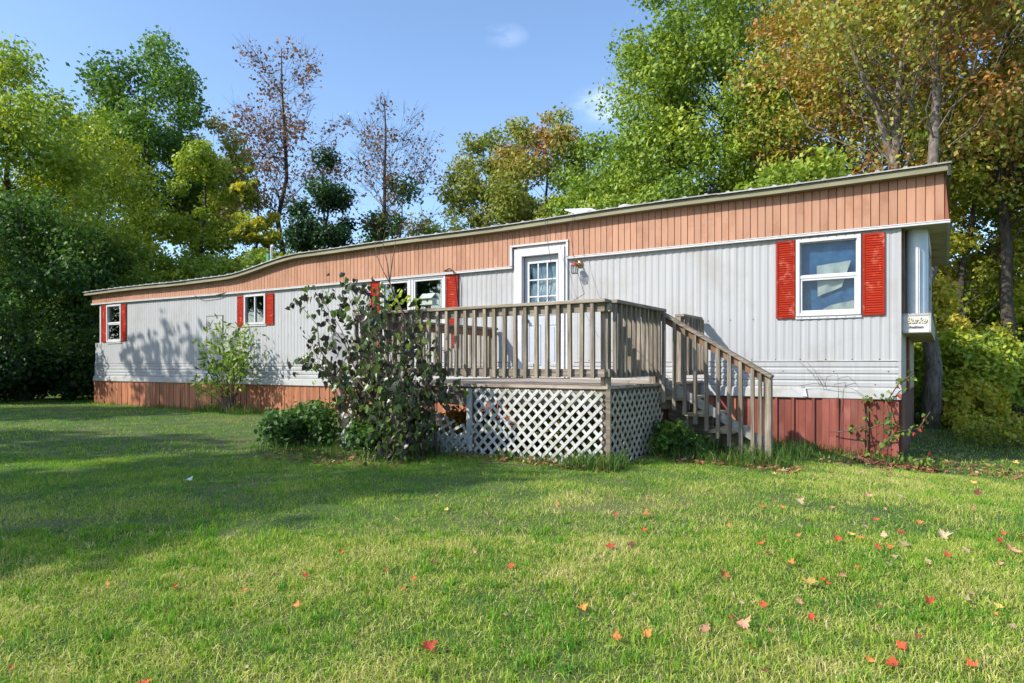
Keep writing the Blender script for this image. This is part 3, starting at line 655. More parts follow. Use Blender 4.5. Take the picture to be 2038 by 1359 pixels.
# left side rail
MB().box(dx0-.03, dx0+.11, dy0+.05, -.08, 1.70, 1.738).build('rail_cap', woody, DK, .004)
MB().box(dx0+.0, dx0+.038, dy0+.05, -.1, 1.59, 1.698).build('top_rail', woodb, DK); MB().box(dx0+.0, dx0+.038, dy0+.05, -.1, .955, 1.04).build('bottom_rail', woody, DK)
y = dy0+.2
while y < -.15: baluster(dx0-.02, y, .92, DK, h=.76); y += .135
# lattice: strips clipped to a rectangle in the (u,z) plane
def clip_strip(c, sgn, u0, u1, z0, z1):
    # line z = c + sgn*u ; returns end points inside the rectangle
    pts = []
    for u in (u0, u1):
        z = c+sgn*u
        if z0-1e-6 <= z <= z1+1e-6: pts.append((u, z))
    for z in (z0, z1):
        u = (z-c)*sgn
        if u0-1e-6 <= u <= u1+1e-6: pts.append((u, z))
    if len(pts) < 2: return None
    pts.sort(); a, b = pts[0], pts[-1]
    return (a, b) if math.hypot(a[0]-b[0], a[1]-b[1]) > .06 else None
jr = random.Random(17)
def lattice(parent, fn, U, Hh, name='lattice_panel', step=.138, w=.046, skip=None, loc=None):
    """fn maps (u, z, depth) to the world"""
    pn = empty(name, loc or fn(0, 0, 0), parent); pn['_org'] = tuple(loc or fn(0, 0, 0)); pn['_org'] = tuple(map(float, pn['_org']))
    for layer, sgn in ((0, 1), (1, -1)):
        c = -U-Hh
        while c < U+Hh:
            r = clip_strip(c, sgn, 0, U, 0, Hh)
            if r and not (skip and skip(r, layer)):
                (ua, za), (ub, zb) = r; ja, jb = jr.uniform(-.007, .007), jr.uniform(-.007, .007); ua += ja; ub += jb; d = math.hypot(ub-ua, zb-za); nu, nz_ = -(zb-za)/d*w/2, (ub-ua)/d*w/2
                d0 = layer*.0075; d1 = d0+.007; q = []
                for dd in (d0, d1):
                    for (u, z, s) in ((ua, za, -1), (ub, zb, -1), (ub, zb, 1), (ua, za, 1)): q.append(fn(min(max(u+s*nu, 0), U), min(max(z+s*nz_, 0), Hh), dd))
                MB().add(q, [(0, 1, 2, 3), (7, 6, 5, 4), (0, 4, 5, 1), (1, 5, 6, 2), (2, 6, 7, 3), (3, 7, 4, 0)]).build('lattice_strip', lattm, pn)
            c += step
    return pn
ylat = dy0-.03
lattice(DK, lambda u, z, d: (-4.29+u, ylat+d-.002-.03*math.sin(u*1.5)*(1-z), -.03+z), 1.70, .84)
lattm, lsave = surf('lattice_tan', (.34, .30, .22, 1), (.48, .43, .33, 1), (6, 6, 6), .8, rnd=.1, c3=(.2, .19, .12, 1), s3=3), lattm  # side panel strips are a warmer tan than the front ones
lattice(DK, lambda u, z, d: (dx1+.028-d, dy0+.02+u, -.05+z), 1.62, .85)
lattm = lsave
# broken lattice left of the white post: leaning pieces, separate things
def place(ox, oy, oz, ang, lean, yaw=0):
    ca, sa = math.cos(ang), math.sin(ang); cl, sl = math.cos(lean), math.sin(lean); cy2, sy2 = math.cos(yaw), math.sin(yaw)
    def f(u, z, d):
        a, b = u*ca-z*sa, u*sa+z*ca
        yy = -sl*b+cl*d*1; zz = cl*b+sl*d
        return (ox+a*cy2-yy*sy2*0, oy+yy+a*sy2, oz+zz)
    return f
rr = random.Random(31)
p1 = lattice(None, place(-5.35, ylat-.05, .18, R(-17), R(-6)), 1.02, .46, 'lattice_panel', skip=lambda r, l: rr.random() < .06, loc=(-5.0, ylat, 0)); tag(p1, 'broken white lattice piece sagging beside the white deck post', 'lattice')
p2 = lattice(None, place(-6.12, ylat-.42, -.04, R(3), R(-8)), .66, .64, 'lattice_panel', skip=lambda r, l: rr.random() < .1, loc=(-5.9, ylat-.42, 0)); tag(p2, 'broken white lattice piece at the left end of the deck behind the shrub', 'lattice')
p3 = lattice(None, place(-5.0, ylat-.12, -.03, R(-2), R(-4)), .68, .32, 'lattice_panel', skip=lambda r, l: rr.random() < .15, loc=(-4.7, ylat, 0)); tag(p3, 'low broken white lattice scrap lying under the sagging lattice piece', 'lattice')
tag(MB().beam((-5.6, ylat-.05, .74), (-4.36, ylat-.05, .66), .03, .13).build('deck_brace_board', deckd), 'weathered board nailed under the deck edge left of the white post', 'board')

# ---------------------------------------------------------------- stairs
ST = empty('wooden_stairs', (-1.9, -1.4, 0)); tag(ST, 'grey wooden stairs with sloping handrail leading down from the deck', 'stairs')
yn, yf = -1.84, -.90; sl = -.60
def sz(x, z0): return z0+sl*(x+2.56)
for i, t in enumerate((-2.40, -2.10, -1.80, -1.50)):
    z = .68-.19*i
    MB().box(t-.13, t+.15, yn+.03, yf+.0, z-.036, z).build('tread', treadw, ST, .003)
    MB().box(t-.12, t-.09, yn+.045, yf-.02, z-.15, z-.04).build('tread_cleat', deckd, ST)
for yy in (yn+.36, yf-.02): MB().prism([(-2.55, .62), (-2.55, .40), (-1.45, -.20), (-1.26, -.20), (-1.26, -.06)], 1, yy, yy+.034).build('stringer', deckd, ST)
for i, t in enumerate((-2.40, -2.10, -1.80, -1.50)):
    z = .68-.19*i
    for yy in (yn+.365, yf-.015): MB().prism([(t-.13, z-.038), (t+.13, z-.038), (t+.12, z-.17), (t-.13, z-.05)], 1, yy, yy+.03).build('stringer_step', deckd, ST)
MB().beam((-2.56, yn, 1.768), (-1.19, yn, sz(-1.19, 1.768)), .14, .038).build('handrail', woodx, ST, .004)
MB().beam((-2.54, yn, 1.70), (-1.24, yn, sz(-1.24, 1.70)), .036, .085).build('rail_board', woodb, ST)
MB().beam((-2.56, yn-.0, .93), (-1.28, yn-.0, sz(-1.28, .95)), .034, .10).build('lower_rail_board', surf('grey_board', (.2, .19, .18, 1), (.33, .31, .29, 1), (4, 40, 40), .9), ST)
for i in range(10):
    x = -2.47+i*.134; zb = sz(x, .70)-rng.uniform(0, .04)+(.0 if i < 8 else .03); zt = sz(x, 1.745)
    if x > -1.3: continue
    baluster(x, yn-.040, zb, ST, tilt=rng.uniform(-.01, .01), h=zt-zb)
MB().box(-1.285, -1.20, yn-.02, yn+.065, -.22, sz(-1.24, 1.74)).build('newel_post', woodz, ST, .003)
MB().box(-1.335, -1.297, yn-.06, yn-.022, -.05, sz(-1.31, 1.74)).build('baluster', woodz, ST)

# ---------------------------------------------------------------- birdhouse and dish
B = empty('birdhouse', (-5.02, -3.33, 1.786)); tag(B, 'small pale green birdhouse with peaked roof standing on the deck rail', 'birdhouse')
bx, by, bz = -5.02, -3.33, 1.865
MB().box(bx-.085, bx+.085, by-.045, by+.045, bz-.01, bz+.065).build('body', birdm, B, .003)
MB().prism([(by-.075, bz+.062), (by+.0, bz+.125), (by+.075, bz+.062), (by+.07, bz+.052), (by, bz+.11), (by-.07, bz+.052)], 0, bx-.11, bx+.10).build('roof', birdm, B)
MB().lathe([(.016, 0), (.0, .001)], (bx+.005, by-.0465, bz+.03), (0, -1, 0), 12).build('entrance_hole', blacks, B)
MB().box(bx-.10, bx+.10, by-.06, by+.06, bz-.022, bz-.010).build('base_board', birdm, B)
MB().beam((bx+.0, by, 1.786), (bx, by, bz-.02), .03, .03, (0, 1, 0)).build('post', woodz, B)
SD = empty('satellite_dish', (-7.2, -2.8, 0)); tag(SD, 'grey satellite dish half hidden by the dark shrub on a mast left of the deck', 'satellite dish')
dc = Vector((-7.26, -2.80, 1.235)); dn = Vector((-.75, -.42, .42)).normalized()
def disc(m, c, n, rx, depth, back):
    prof = [(0, 0)]+[(rx*k/6, depth*(k/6)**2) for k in range(1, 7)]
    if back: prof = [(r+ (.004 if r else 0), h-.008) for r, h in prof]+[(rx+.01, depth-.004), (rx+.01, depth+.006), (rx-.004, depth+.006)]
    return m.lathe(prof, c, n, 32)
dn2 = Vector((-.13, -.90, .30)).normalized()
disc(MB(), dc, dn2, .33, .055, True).build('dish', dishm, SD)
disc(MB(), dc+dn2*.002, dn2, .326, .055, False).build('reflector', dishm, SD)
MB().tube([(-7.27, -2.80, .93), (-7.36, -2.98, .98), (-7.50, -3.18, 1.08)], .016, 8).build('feed_arm', dishm, SD)
mb = MB()
for k in range(3): mb.tube([(-7.56+k*.06, -3.24, 1.13+k*.01), (-7.54+k*.06, -3.15, 1.15+k*.01)], .03, 10)
mb.build('receiver', dishm, SD)
MB().tube([(-7.25, -2.72, G(-7.2, -2.8)-.1), (-7.25, -2.72, 1.2)], .03, 10).build('mast', dishm, SD)

# ---------------------------------------------------------------- foliage
def leaf_geo(P, size, rs, up=.25, out=None, asp=.62, fold=.25):
    """rhombic folded leaves at points P: 4 verts, 2 triangles"""
    n = len(P); nrm = rs.normal(size=(n, 3)); nrm[:, 2] += up*2
    if out is not None: nrm += out*.8
    nrm /= np.linalg.norm(nrm, axis=1, keepdims=True)+1e-9
    a = rs.normal(size=(n, 3)); a[:, 2] -= .5; a -= nrm*np.sum(a*nrm, 1, keepdims=True); a /= np.linalg.norm(a, axis=1, keepdims=True)+1e-9
    b = np.cross(nrm, a); s = size*rs.uniform(.6, 1.35, (n, 1))
    tip = P+a*s*.55; base = P-a*s*.45; l = P+b*s*asp*.5+nrm*s*fold*.3+a*s*.0; r = P-b*s*asp*.5+nrm*s*fold*.3
    V = np.stack([base, r, tip, l], 1).reshape(-1, 3); i = np.arange(n)*4
    F = np.stack([i, i+1, i+2, i, i+2, i+3], 1).reshape(-1, 3)
    return V, F
def crown(name, C, Rr, n, size, mat, parent, seed=0, tvar=.42, up=.25, tb=None, flat=.8, surfp=.42):
    rs = np.random.RandomState(seed); C = np.asarray(C, float); Rr = np.asarray(Rr, float)
    pr = Rr**2; pr /= pr.sum(); k = rs.choice(len(C), n, p=pr)
    d = rs.normal(size=(n, 3)); d /= np.linalg.norm(d, axis=1, keepdims=True)
    rad = Rr[k][:, None]*rs.rand(n, 1)**surfp*(1+.25*rs.normal(size=(n, 1))*.5)
    off = d*rad; off[:, 2] *= flat
    # drooping sprays: pull points on to a few random rays so that gaps show
    P = C[k]+off
    ct = rs.rand(len(C)) if tb is None else np.asarray(tb, float)
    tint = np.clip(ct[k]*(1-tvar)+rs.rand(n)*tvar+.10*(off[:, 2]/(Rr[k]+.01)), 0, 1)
    V, F = leaf_geo(P, size, rs, up, d)
    return mesh_np(name, V, F, mat, parent, tint=np.repeat(tint, 4))
def wob(a, b, r, n=5, amp=.08):
    a = Vector(a); b = Vector(b); L_ = (b-a).length; pts = []
    for i in range(n+1):
        t = i/n; p = a.lerp(b, t)
        if 0 < i < n: p += Vector((r.uniform(-1, 1), r.uniform(-1, 1), r.uniform(-.5, .8)))*amp*L_*math.sin(math.pi*t)
        pts.append(p)
    return pts
def tree(name, label, px, Y, H_, Rc, zb, ncl, nleaf, size, mat, tr=.16, seed=0, bark=None, twigs=3, cat='tree', group='trees around the mobile home', shape=1., forks=None, tb=None, lean=(0, 0), clr=None, flat=.8, tvar=.42, trunk_vis=True, oval=1., sparse=False):
    r = random.Random(seed); x, y = bearing(px, Y); z0 = G(x, y)-.1 if abs(x) < 60 and abs(y) < 60 else 0
    T = empty(name, (x, y, z0)); tag(T, label, cat, group)
    zc = (H_+zb)/2; hz = (H_-zb)/2; C = []; RR = []
    if not sparse: ncl = int(ncl*2.1)
    while len(C) < ncl:
        d = Vector((r.gauss(0, 1), r.gauss(0, 1), r.gauss(0, 1))).normalized()*(r.random()**.36)
        tz = d.z
        wr = math.sqrt(max(0, 1-((tz*.5+.5) ** 2)*(shape-.0)*.55)) if shape > 0 else 1
        c = Vector((x+lean[0]*(tz+1)/2+d.x*Rc*wr, y+lean[1]*(tz+1)/2+d.y*Rc*wr*oval, zc+tz*hz*.92))
        C.append(c); RR.append((clr or Rc*.265)*r.uniform(.5, 1.45))
    m = MB(); top = Vector((x+lean[0], y+lean[1], H_*(.93 if sparse else .84))); base = Vector((x, y, z0))
    tp = wob(base, top, r, 8, .025); rad = [tr*(1.25 if i == 0 else 1)*(1-i/8.6)**.8 for i in range(9)]
    m.tube(tp, rad, 9)
    if forks:
        for f in forks:
            q = [Vector(p) for p in f[0]]; m.tube(q, [f[1]*(1-i/(len(q)+.3)) for i in range(len(q))], 8)
    for c, rr_ in zip(C, RR):
        hs = max(min(c.z-r.uniform(.5, 1.0)*math.hypot(c.x-x, c.y-y)-.3, H_*.85), z0+max(zb*.6, .3)); t = (hs-z0)/max(.1, (top.z-z0)); t = min(max(t, 0), .98)
        st = tp[int(t*8)].lerp(tp[min(8, int(t*8)+1)], t*8-int(t*8)); ra = max(.010, tr*(1-t)*.27)
        pts = wob(st, c, r, 4, .09); m.tube(pts, [ra*(1-i/4.6) for i in range(5)], 5, False)
        for k in range(twigs):
            d = Vector((r.gauss(0, 1), r.gauss(0, 1), r.gauss(0, 1)+.5)).normalized()*rr_*r.uniform(.6, 1.15); s0 = pts[r.choice((2, 3, 4))]
            tw = wob(s0, c+d, r, 3, .1); m.tube(tw, [max(.004, ra*.22), max(.004, ra*.16), .006, .003], 3, False)
            if sparse:
                for kk in range(3):
                    d2 = Vector((r.gauss(0, 1), r.gauss(0, 1), r.gauss(0, 1)+.8)).normalized()*rr_*r.uniform(.3, .6); m.tube([tw[r.choice((1, 2))], c+d+d2], [.006, .003], 3, False)
    m.build('trunk', bark or barkd, T)
    if nleaf:
        if isinstance(mat, tuple): mat, tb_f = mat
        tbv = None
        if tb: tbv = [tb(c, r) for c in C]
        crown('crown', [tuple(c) for c in C], RR, nleaf, size, mat, T, seed, tb=tbv, flat=flat, tvar=tvar)
    return T

# left group
tree('maple_tree', 'tall yellow-green tree at the far left edge of the woods', 20, 23, 12.0, 3.2, 1.5, 34, 26000, 0.15, L_ygreen, .2, 1, tb=lambda c, r: r.uniform(.3, 1))
tree('maple_tree', 'broad yellow-green tree second from the left edge', 125, 27, 12.6, 3.7, 2.5, 36, 26000, 0.16, L_ygreen, .2, 2, tb=lambda c, r: r.uniform(.55, 1))
tree('oak_tree', 'dark green round-topped tree left of the reddish tree', 290, 32, 17.2, 3.5, 5.5, 44, 24000, .20, L_green, .22, 3, twigs=4)
tree('maple_tree', 'bright yellow leafy tree above the left end of the roof', 405, 29, 11.5, 2.3, 1.0, 26, 22000, .17, L_ygreen, .16, 4, tb=lambda c, r: r.uniform(.45, 1))
tree('maple_tree', 'brown and red autumn tree behind the yellow tree', 425, 34, 14.2, 2.2, 6.0, 20, 11000, .18, L_olive, .15, 5, tb=lambda c, r: r.uniform(.4, 1))
tree('ash_tree', 'tall half-bare tree with brown leaf tufts at its top', 560, 30, 16.2, 2.9, 5.0, 44, 3600, .15, L_brown, .17, 6, twigs=6, sparse=True, clr=.75)
tree('ash_tree', 'slender half-bare tree right of the tall half-bare one', 640, 31, 11.5, 1.9, 4.0, 30, 1700, .14, L_brown, .11, 16, twigs=5, sparse=True, clr=.7)
tree('maple_tree', 'yellow vine-draped tree in front of the half-bare trees', 510, 27, 10.8, 1.0, 3.0, 13, 6500, .17, L_yellow, .10, 17, shape=0)
tree('ash_tree', 'lone nearly bare tree against the blue sky at centre left', 765, 27, 12.6, 2.3, 4.5, 46, 1600, .13, L_brown, .15, 7, twigs=6, sparse=True, clr=.65)
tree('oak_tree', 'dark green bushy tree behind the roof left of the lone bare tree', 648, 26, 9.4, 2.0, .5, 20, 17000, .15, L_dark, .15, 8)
tree('maple_tree', 'green low tree at the foot of the lone bare tree', 800, 28, 9.6, 2.3, .5, 18, 13000, .15, L_green, .13, 9)
tree('maple_tree', 'small orange and olive tree between the lone bare tree and the centre trees', 885, 33, 9.6, 2.3, .5, 18, 10000, .15, L_olive, .13, 10)
tree('maple_tree', 'low yellow-green tree behind the roof at the middle window', 545, 25, 6.4, 2.6, .3, 22, 17000, .15, L_ygreen, .14, 19)
tree('maple_tree', 'low golden tree right behind the roof near the vent pipe', 735, 27, 5.9, 1.8, .3, 16, 9000, .15, L_ygreen, .12, 20, tb=lambda c, r: r.uniform(.2, .9))
# centre
tree('oak_tree', 'olive and orange tree left of the red-topped tree', 975, 28, 11.8, 2.1, 3.0, 32, 16000, .15, L_olive, .13, 61, tb=lambda c, r: r.uniform(.15, .8), twigs=4)
tree('maple_tree', 'mixed green tree with dark red leaves at its top', 1085, 27, 11.9, 2.4, 2.5, 34, 22000, .15, L_olive, .14, 62, tb=lambda c, r: 1.0 if c.z > 8.6 and r.random() < .5 else r.uniform(0, .6))
tree('maple_tree', 'lower green tree between the centre trees and the big green tree', 1175, 25, 10.2, 2.3, .5, 18, 17000, .15, L_ygreen, .13, 13)
# right group
tree('maple_tree', 'large bright green tree rising above the loose roof sheet', 1330, 22, 12.6, 3.0, 2.0, 36, 32000, 0.14, L_ygreen, .2, 14, tb=lambda c, r: r.uniform(.1, .75))
tree('maple_tree', 'tall full green tree reaching the top edge right of the sky', 1430, 22, 17.5, 3.4, 4.0, 46, 42000, 0.14, L_ygreen, .22, 15, tb=lambda c, r: r.uniform(.0, .7))
tree('linden_tree', 'rounded bright green small-leaf tree just behind the roof', 1590, 15, 5.9, 1.9, 1.5, 26, 19000, .13, L_ygreen, .12, 18, tb=lambda c, r: r.uniform(.25, .7))
tree('maple_tree', 'low green tree behind the roof right of the round vent', 1350, 17, 5.9, 1.7, 1.0, 22, 15000, .13, L_ygreen, .12, 21, tb=lambda c, r: r.uniform(.1, .6))
bx0, by0 = bearing(1795, 15)
def bp(px, py, Y): a, b = bearing(px, Y); return (a, b, (727-py)*Y/1350+1.08)
tree('ash_tree', 'tall forked tree with grey trunks and orange leaves behind the right roof end', 1800, 15, 13.5, 3.3, 4.6, 36, 21000, 0.11, L_orange, .17, 22, bark=barkm, twigs=4,
     forks=[([bp(1795, 400, 15), bp(1762, 270, 15), bp(1740, 200, 15), bp(1700, 110, 14.8), bp(1665, 0, 14.6), bp(1640, -160, 14.4)], .105)], tb=lambda c, r: r.uniform(.2, 1))
tree('ash_tree', 'spreading rusty orange tree above the large right-hand window', 1660, 19, 13.5, 2.6, 5.0, 30, 20000, 0.12, L_orange, .16, 23, tb=lambda c, r: r.uniform(.05, 1))
tree('ash_tree', 'orange-brown tree with its trunk beside the end wall', 1850, 13.5, 12.5, 2.7, 6.6, 30, 17000, 0.105, L_orange, .165, 24, bark=barkm, lean=(.1, .3), tb=lambda c, r: r.uniform(.1, .95))
tree('maple_tree', 'tall rust and green tree at the far right edge of the woods', 2010, 16, 13.0, 3.0, 4.2, 40, 27000, 0.12, L_orange, .17, 25, tb=lambda c, r: r.uniform(.0, .95))
tree('maple_tree', 'slim dark-trunked yellow tree right of the house end', 1925, 17, 9.0, 1.6, 1.2, 22, 14000, 0.12, L_yellow, .13, 26, tb=lambda c, r: r.uniform(0, .8))
tree('maple_tree', 'dark-trunked green tree between the slim yellow tree and the right edge', 1985, 18, 9.5, 1.8, 2.5, 16, 9000, 0.12, L_ygreen, .14, 27)
tree('maple_tree', 'yellow-green tree just outside the right edge of the view', 2150, 18, 11, 2.6, 1.0, 24, 14000, .15, L_ygreen, .15, 28)
tree('oak_tree', 'dark tree far behind the forked tree', 1740, 24, 15, 3.6, 2.0, 30, 16000, .18, L_green, .2, 29)
# dark understory at left
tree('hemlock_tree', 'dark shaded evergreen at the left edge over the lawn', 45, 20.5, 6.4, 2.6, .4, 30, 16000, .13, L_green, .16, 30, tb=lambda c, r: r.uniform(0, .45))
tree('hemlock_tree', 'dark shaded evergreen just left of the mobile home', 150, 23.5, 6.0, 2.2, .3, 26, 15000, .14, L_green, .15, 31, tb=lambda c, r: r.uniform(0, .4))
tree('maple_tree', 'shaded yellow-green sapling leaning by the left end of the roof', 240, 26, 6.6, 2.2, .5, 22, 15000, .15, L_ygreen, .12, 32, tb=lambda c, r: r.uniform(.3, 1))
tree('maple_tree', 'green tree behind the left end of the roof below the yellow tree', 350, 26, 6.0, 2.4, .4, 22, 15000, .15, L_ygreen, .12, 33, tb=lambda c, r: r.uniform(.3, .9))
# trees outside the frame on the left; they throw the long shade over the lawn
def tree_at(name, label, Xc, Yc, *a, **k):
    return tree(name, label, 1019+1350*Xc/Yc, Yc, *a, **k)
tree_at('oak_tree', 'big leafy tree left of the camera shading the near lawn', -14.9, 1.0, 11.5, 2.8, 4.0, 26, 7500, .28, L_green, .28, 41)
tree_at('oak_tree', 'leafy tree left of the camera shading the middle lawn', -18.2, 3.7, 11.8, 2.8, 4.0, 22, 6000, .28, L_green, .28, 42)
tree_at('oak_tree', 'leafy tree far left shading the end of the mobile home', -18.8, 12.3, 11.2, 2.9, 3.0, 24, 5600, .30, L_green, .25, 43)
tree_at('oak_tree', 'leafy tree far left shading the dark evergreens', -26, 12, 9.5, 3.4, 2.0, 26, 6000, .34, L_green, .28, 44)
tree_at('oak_tree', 'leafy tree far left beyond the shaded lawn', -21.5, 8.2, 8.5, 2.4, 3.0, 18, 4500, .30, L_green, .25, 45)

# bushes and undergrowth
def bush(name, label, x, y, h, r, n, size, mat, seed, cat='bush', group=None, tb=None, ncl=12, z0=None):
    rr_ = random.Random(seed); z0 = G(x, y) if z0 is None else z0
    T = empty(name, (x, y, z0)); tag(T, label, cat, group); C = []; RR = []
    for i in range(ncl):
        a = rr_.uniform(0, 6.28); d = r*math.sqrt(rr_.random())*.85; hh = h*(.25+.6*rr_.random())*(1-.35*(d/r)**2)
        C.append((x+math.cos(a)*d, y+math.sin(a)*d, z0+hh)); RR.append(r*rr_.uniform(.25, .5))
    m = MB()
    for c in C:
        m.tube(wob((x+rr_.uniform(-.1, .1), y+rr_.uniform(-.1, .1), z0-.05), c, rr_, 3, .1), [.014, .011, .008, .004], 4, False)
    m.build('stems', twigm, T)
    crown('foliage', C, RR, n, size, mat, T, seed, tb=[tb(c, rr_) for c in C] if tb else None)
    return T
rng = random.Random(77)
ug = [('dense green bush right of the end wall', 1905, 14.5, 2.6, 1.2, L_ygreen), ('yellow-flecked bush right of the trunk by the end wall', 1895, 16, 3.6, 1.3, L_yellow), ('dense green bush at the right edge behind the weeds', 2010, 15, 2.8, 1.4, L_ygreen),
      ('tall green thicket behind the right-hand bushes', 1965, 18, 4.2, 1.8, L_ygreen), ('tall yellow thicket between the dark trunks at the right', 1935, 19.5, 5.6, 1.6, L_yellow), ('green thicket at the far right edge', 2070, 18, 3.8, 1.9, L_green), ('yellow leafed low bush beside the trunk at the end wall', 1930, 13.6, 1.1, .7, L_yellow),
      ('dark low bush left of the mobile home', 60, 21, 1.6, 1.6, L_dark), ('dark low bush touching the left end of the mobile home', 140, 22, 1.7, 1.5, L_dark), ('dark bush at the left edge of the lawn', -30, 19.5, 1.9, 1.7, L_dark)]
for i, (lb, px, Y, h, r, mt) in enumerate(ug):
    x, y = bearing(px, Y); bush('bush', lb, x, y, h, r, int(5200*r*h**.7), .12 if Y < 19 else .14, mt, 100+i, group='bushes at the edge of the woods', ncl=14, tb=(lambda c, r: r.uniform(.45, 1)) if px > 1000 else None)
# far woods that read as one mass
rs = np.random.RandomState(9); C = []; RR = []
for px in range(-700, 2700, 36):
    Y = 44+rs.uniform(-5, 10); x, y = bearing(px, Y); C.append((x, y, rs.uniform(1.5, 5.0) + (1.5 if px < 700 or px > 1200 else 0))); RR.append(rs.uniform(2.2, 3.6))
far = crown('far_woods', C, RR, 46000, .37, L_olive, None, 9, tb=rs.uniform(0, .8, len(C))); tag(far, 'distant autumn woods closing the view behind the trees', 'woods', kind='stuff')
C = []; RR = []
for k in range(95):
    px = rs.uniform(-120, 1150); Y = rs.uniform(30, 37); x, y = bearing(px, Y); C.append((x, y, rs.uniform(.8, 6.4 if px > 220 else 4.2))); RR.append(rs.uniform(1.2, 2.0))
for k in range(46):
    px = rs.uniform(1150, 2500); Y = rs.uniform(21, 30); x, y = bearing(px, Y); C.append((x, y, rs.uniform(.8, 3.0))); RR.append(rs.uniform(1.1, 1.8))
tag(crown('undergrowth', C, RR, 72000, .2, L_ygreen, None, 10, tb=rs.uniform(0, .6, len(C))), 'tangled undergrowth between the trees behind the mobile home', 'undergrowth', kind='stuff')

# the dark-leaved shrub in front of the deck: large leaves, the outer ones one by one
def heart(size=.1, curl=.35):
    o = [(0, 0), (.30, -.12), (.50, .12), (.44, .5), (.2, .82), (0, 1.05), (-.2, .82), (-.44, .5), (-.50, .12), (-.30, -.12)]
    vs = [(x*size*(1.05-curl*.3), y*size, abs(x)*size*curl-curl*.35*size*(y**2)) for x, y in o]; mid = (0, .5*size, -.03*size)
    return vs+[mid], [(i, (i+1) % 10, 10) for i in range(10)]
def leafobj_mesh(name, mat, size, tint, curl=.35):
    v, f = heart(size, curl); me = bpy.data.meshes.new(name); me.from_pydata(v, [], f); me.update()
    at = me.attributes.new('tint', 'FLOAT', 'POINT'); at.data.foreach_set('value', [tint]*len(v)); me.materials.append(mat)
    me.polygons.foreach_set('use_smooth', [True]*len(f)); return me
def big_leaves(T, P, meshes, rr_, maxn=260, mat=L_purple, size=.078):
    from mathutils import Euler
    order = sorted(P, key=lambda p: p[1])   # those towards the lawn first
    for p in order[:maxn]:
        o = bpy.data.objects.new('leaf', rr_.choice(meshes)); COL.objects.link(o); o.location = p
        o.rotation_euler = (rr_.uniform(-2.0, -.5), rr_.uniform(-.7, .7), rr_.uniform(0, 6.28)); s = rr_.uniform(.45, 1.3); o.scale = (s, s, s); setpar(o, T)
    V = []; F = []; tint = []
    hv, hf = heart(size); hv = [Vector(v) for v in hv]
    for p in order[maxn:]:
        M = Euler((rr_.uniform(-2.0, -.4), rr_.uniform(-.8, .8), rr_.uniform(0, 6.28))).to_matrix()*rr_.uniform(.6, 1.2); n0 = len(V); t = rr_.random()**1.7
        V += [tuple(M @ v+Vector(p)) for v in hv]; F += [tuple(i+n0 for i in f) for f in hf]; tint += [t]*len(hv)
    if V: o = mesh_np('leaves', V, F, mat, T, tint=tint, smooth=True); o['kind'] = 'stuff'
rr_ = random.Random(55); sx, sy = -4.95, -4.05
T = empty('redbud_shrub', (sx, sy, 0)); tag(T, 'large dark purple-leaved shrub growing in front of the left part of the deck', 'shrub')
m = MB(); P = []
tips = []
for (px, py, yy) in ((606, 600, -3.9), (620, 700, -4.1), (600, 720, -4.0), (655, 590, -3.8), (690, 580, -3.9), (720, 575, -4.1), (745, 640, -4.3), (715, 640, -4.2), (650, 740, -4.2), (760, 700, -4.5), (800, 690, -4.2),
                     (840, 740, -4.1), (780, 760, -4.6), (800, 790, -4.5), (690, 770, -4.2), (850, 790, -4.0), (820, 650, -3.8), (735, 590, -3.7), (760, 600, -3.7), (800, 830, -4.4), (830, 860, -4.3), (780, 880, -4.4), (870, 760, -4.0), (730, 700, -4.2), (840, 700, -4.0)):
    r_ = (px-1019)/1350; Y = (yy-CY)/(.8426+.5386*r_); X = r_*Y; tips.append(Vector((X*.8426-Y*.5386+CX, yy, (727-py)*Y/1350+1.08)))
for t in tips:
    for k in range(2):
        e = t+Vector((rr_.gauss(0, .07), rr_.gauss(0, .1), rr_.gauss(0, .07))); b = wob((sx+rr_.uniform(-.12, .12), sy+rr_.uniform(-.12, .12), -.05), e, rr_, 6, .07); m.tube(b, [.018, .015, .012, .009, .007, .005, .003], 4, False)
        for q in b[2:]:
            for j in range(7): P.append(tuple(q+Vector((rr_.gauss(0, .10), rr_.gauss(0, .11), rr_.gauss(0, .09)))))
    for j in range(14): P.append(tuple(t+Vector((rr_.gauss(0, .10), rr_.gauss(0, .12), rr_.gauss(0, .09)))))
P = [p for p in P if p[2] > .05]
m.build('stems', twigm, T)
lm = [leafobj_mesh('leaf', L_purple, .078, t, c) for t, c in ((0, .35), (.05, .6), (.15, .9), (.2, .2), (.3, .6), (.4, .35), (.5, 1.1), (.6, .5), (.75, .2), (.9, .7))]
big_leaves(T, P, lm, rr_, 270)
bush('bush', 'shaded green leafy bush at the lower left corner of the deck', -6.78, -3.85, .60, .58, 5200, .07, L_green, 201, ncl=16, tb=lambda c, r: r.uniform(0, .2))
bush('bush', 'dark green leafy bush at the foot of the purple-leaved shrub', -5.05, -4.05, .62, .42, 4200, .065, L_green, 202, ncl=20, tb=lambda c, r: r.uniform(0, .22))
bush('bush', 'straggly yellow and orange weeds under the deck behind the sagging lattice', -4.9, -2.75, .62, .5, 1500, .07, L_orange, 203, ncl=10)
bush('bush', 'dark straggly plants under the deck behind the front lattice', -3.5, -2.7, .6, .62, 1500, .06, L_olive, 204, ncl=12)
bush('bush', 'green weeds growing beside the stairs under the handrail', -2.25, -2.05, .42, .38, 1300, .06, L_green, 205, ncl=9)
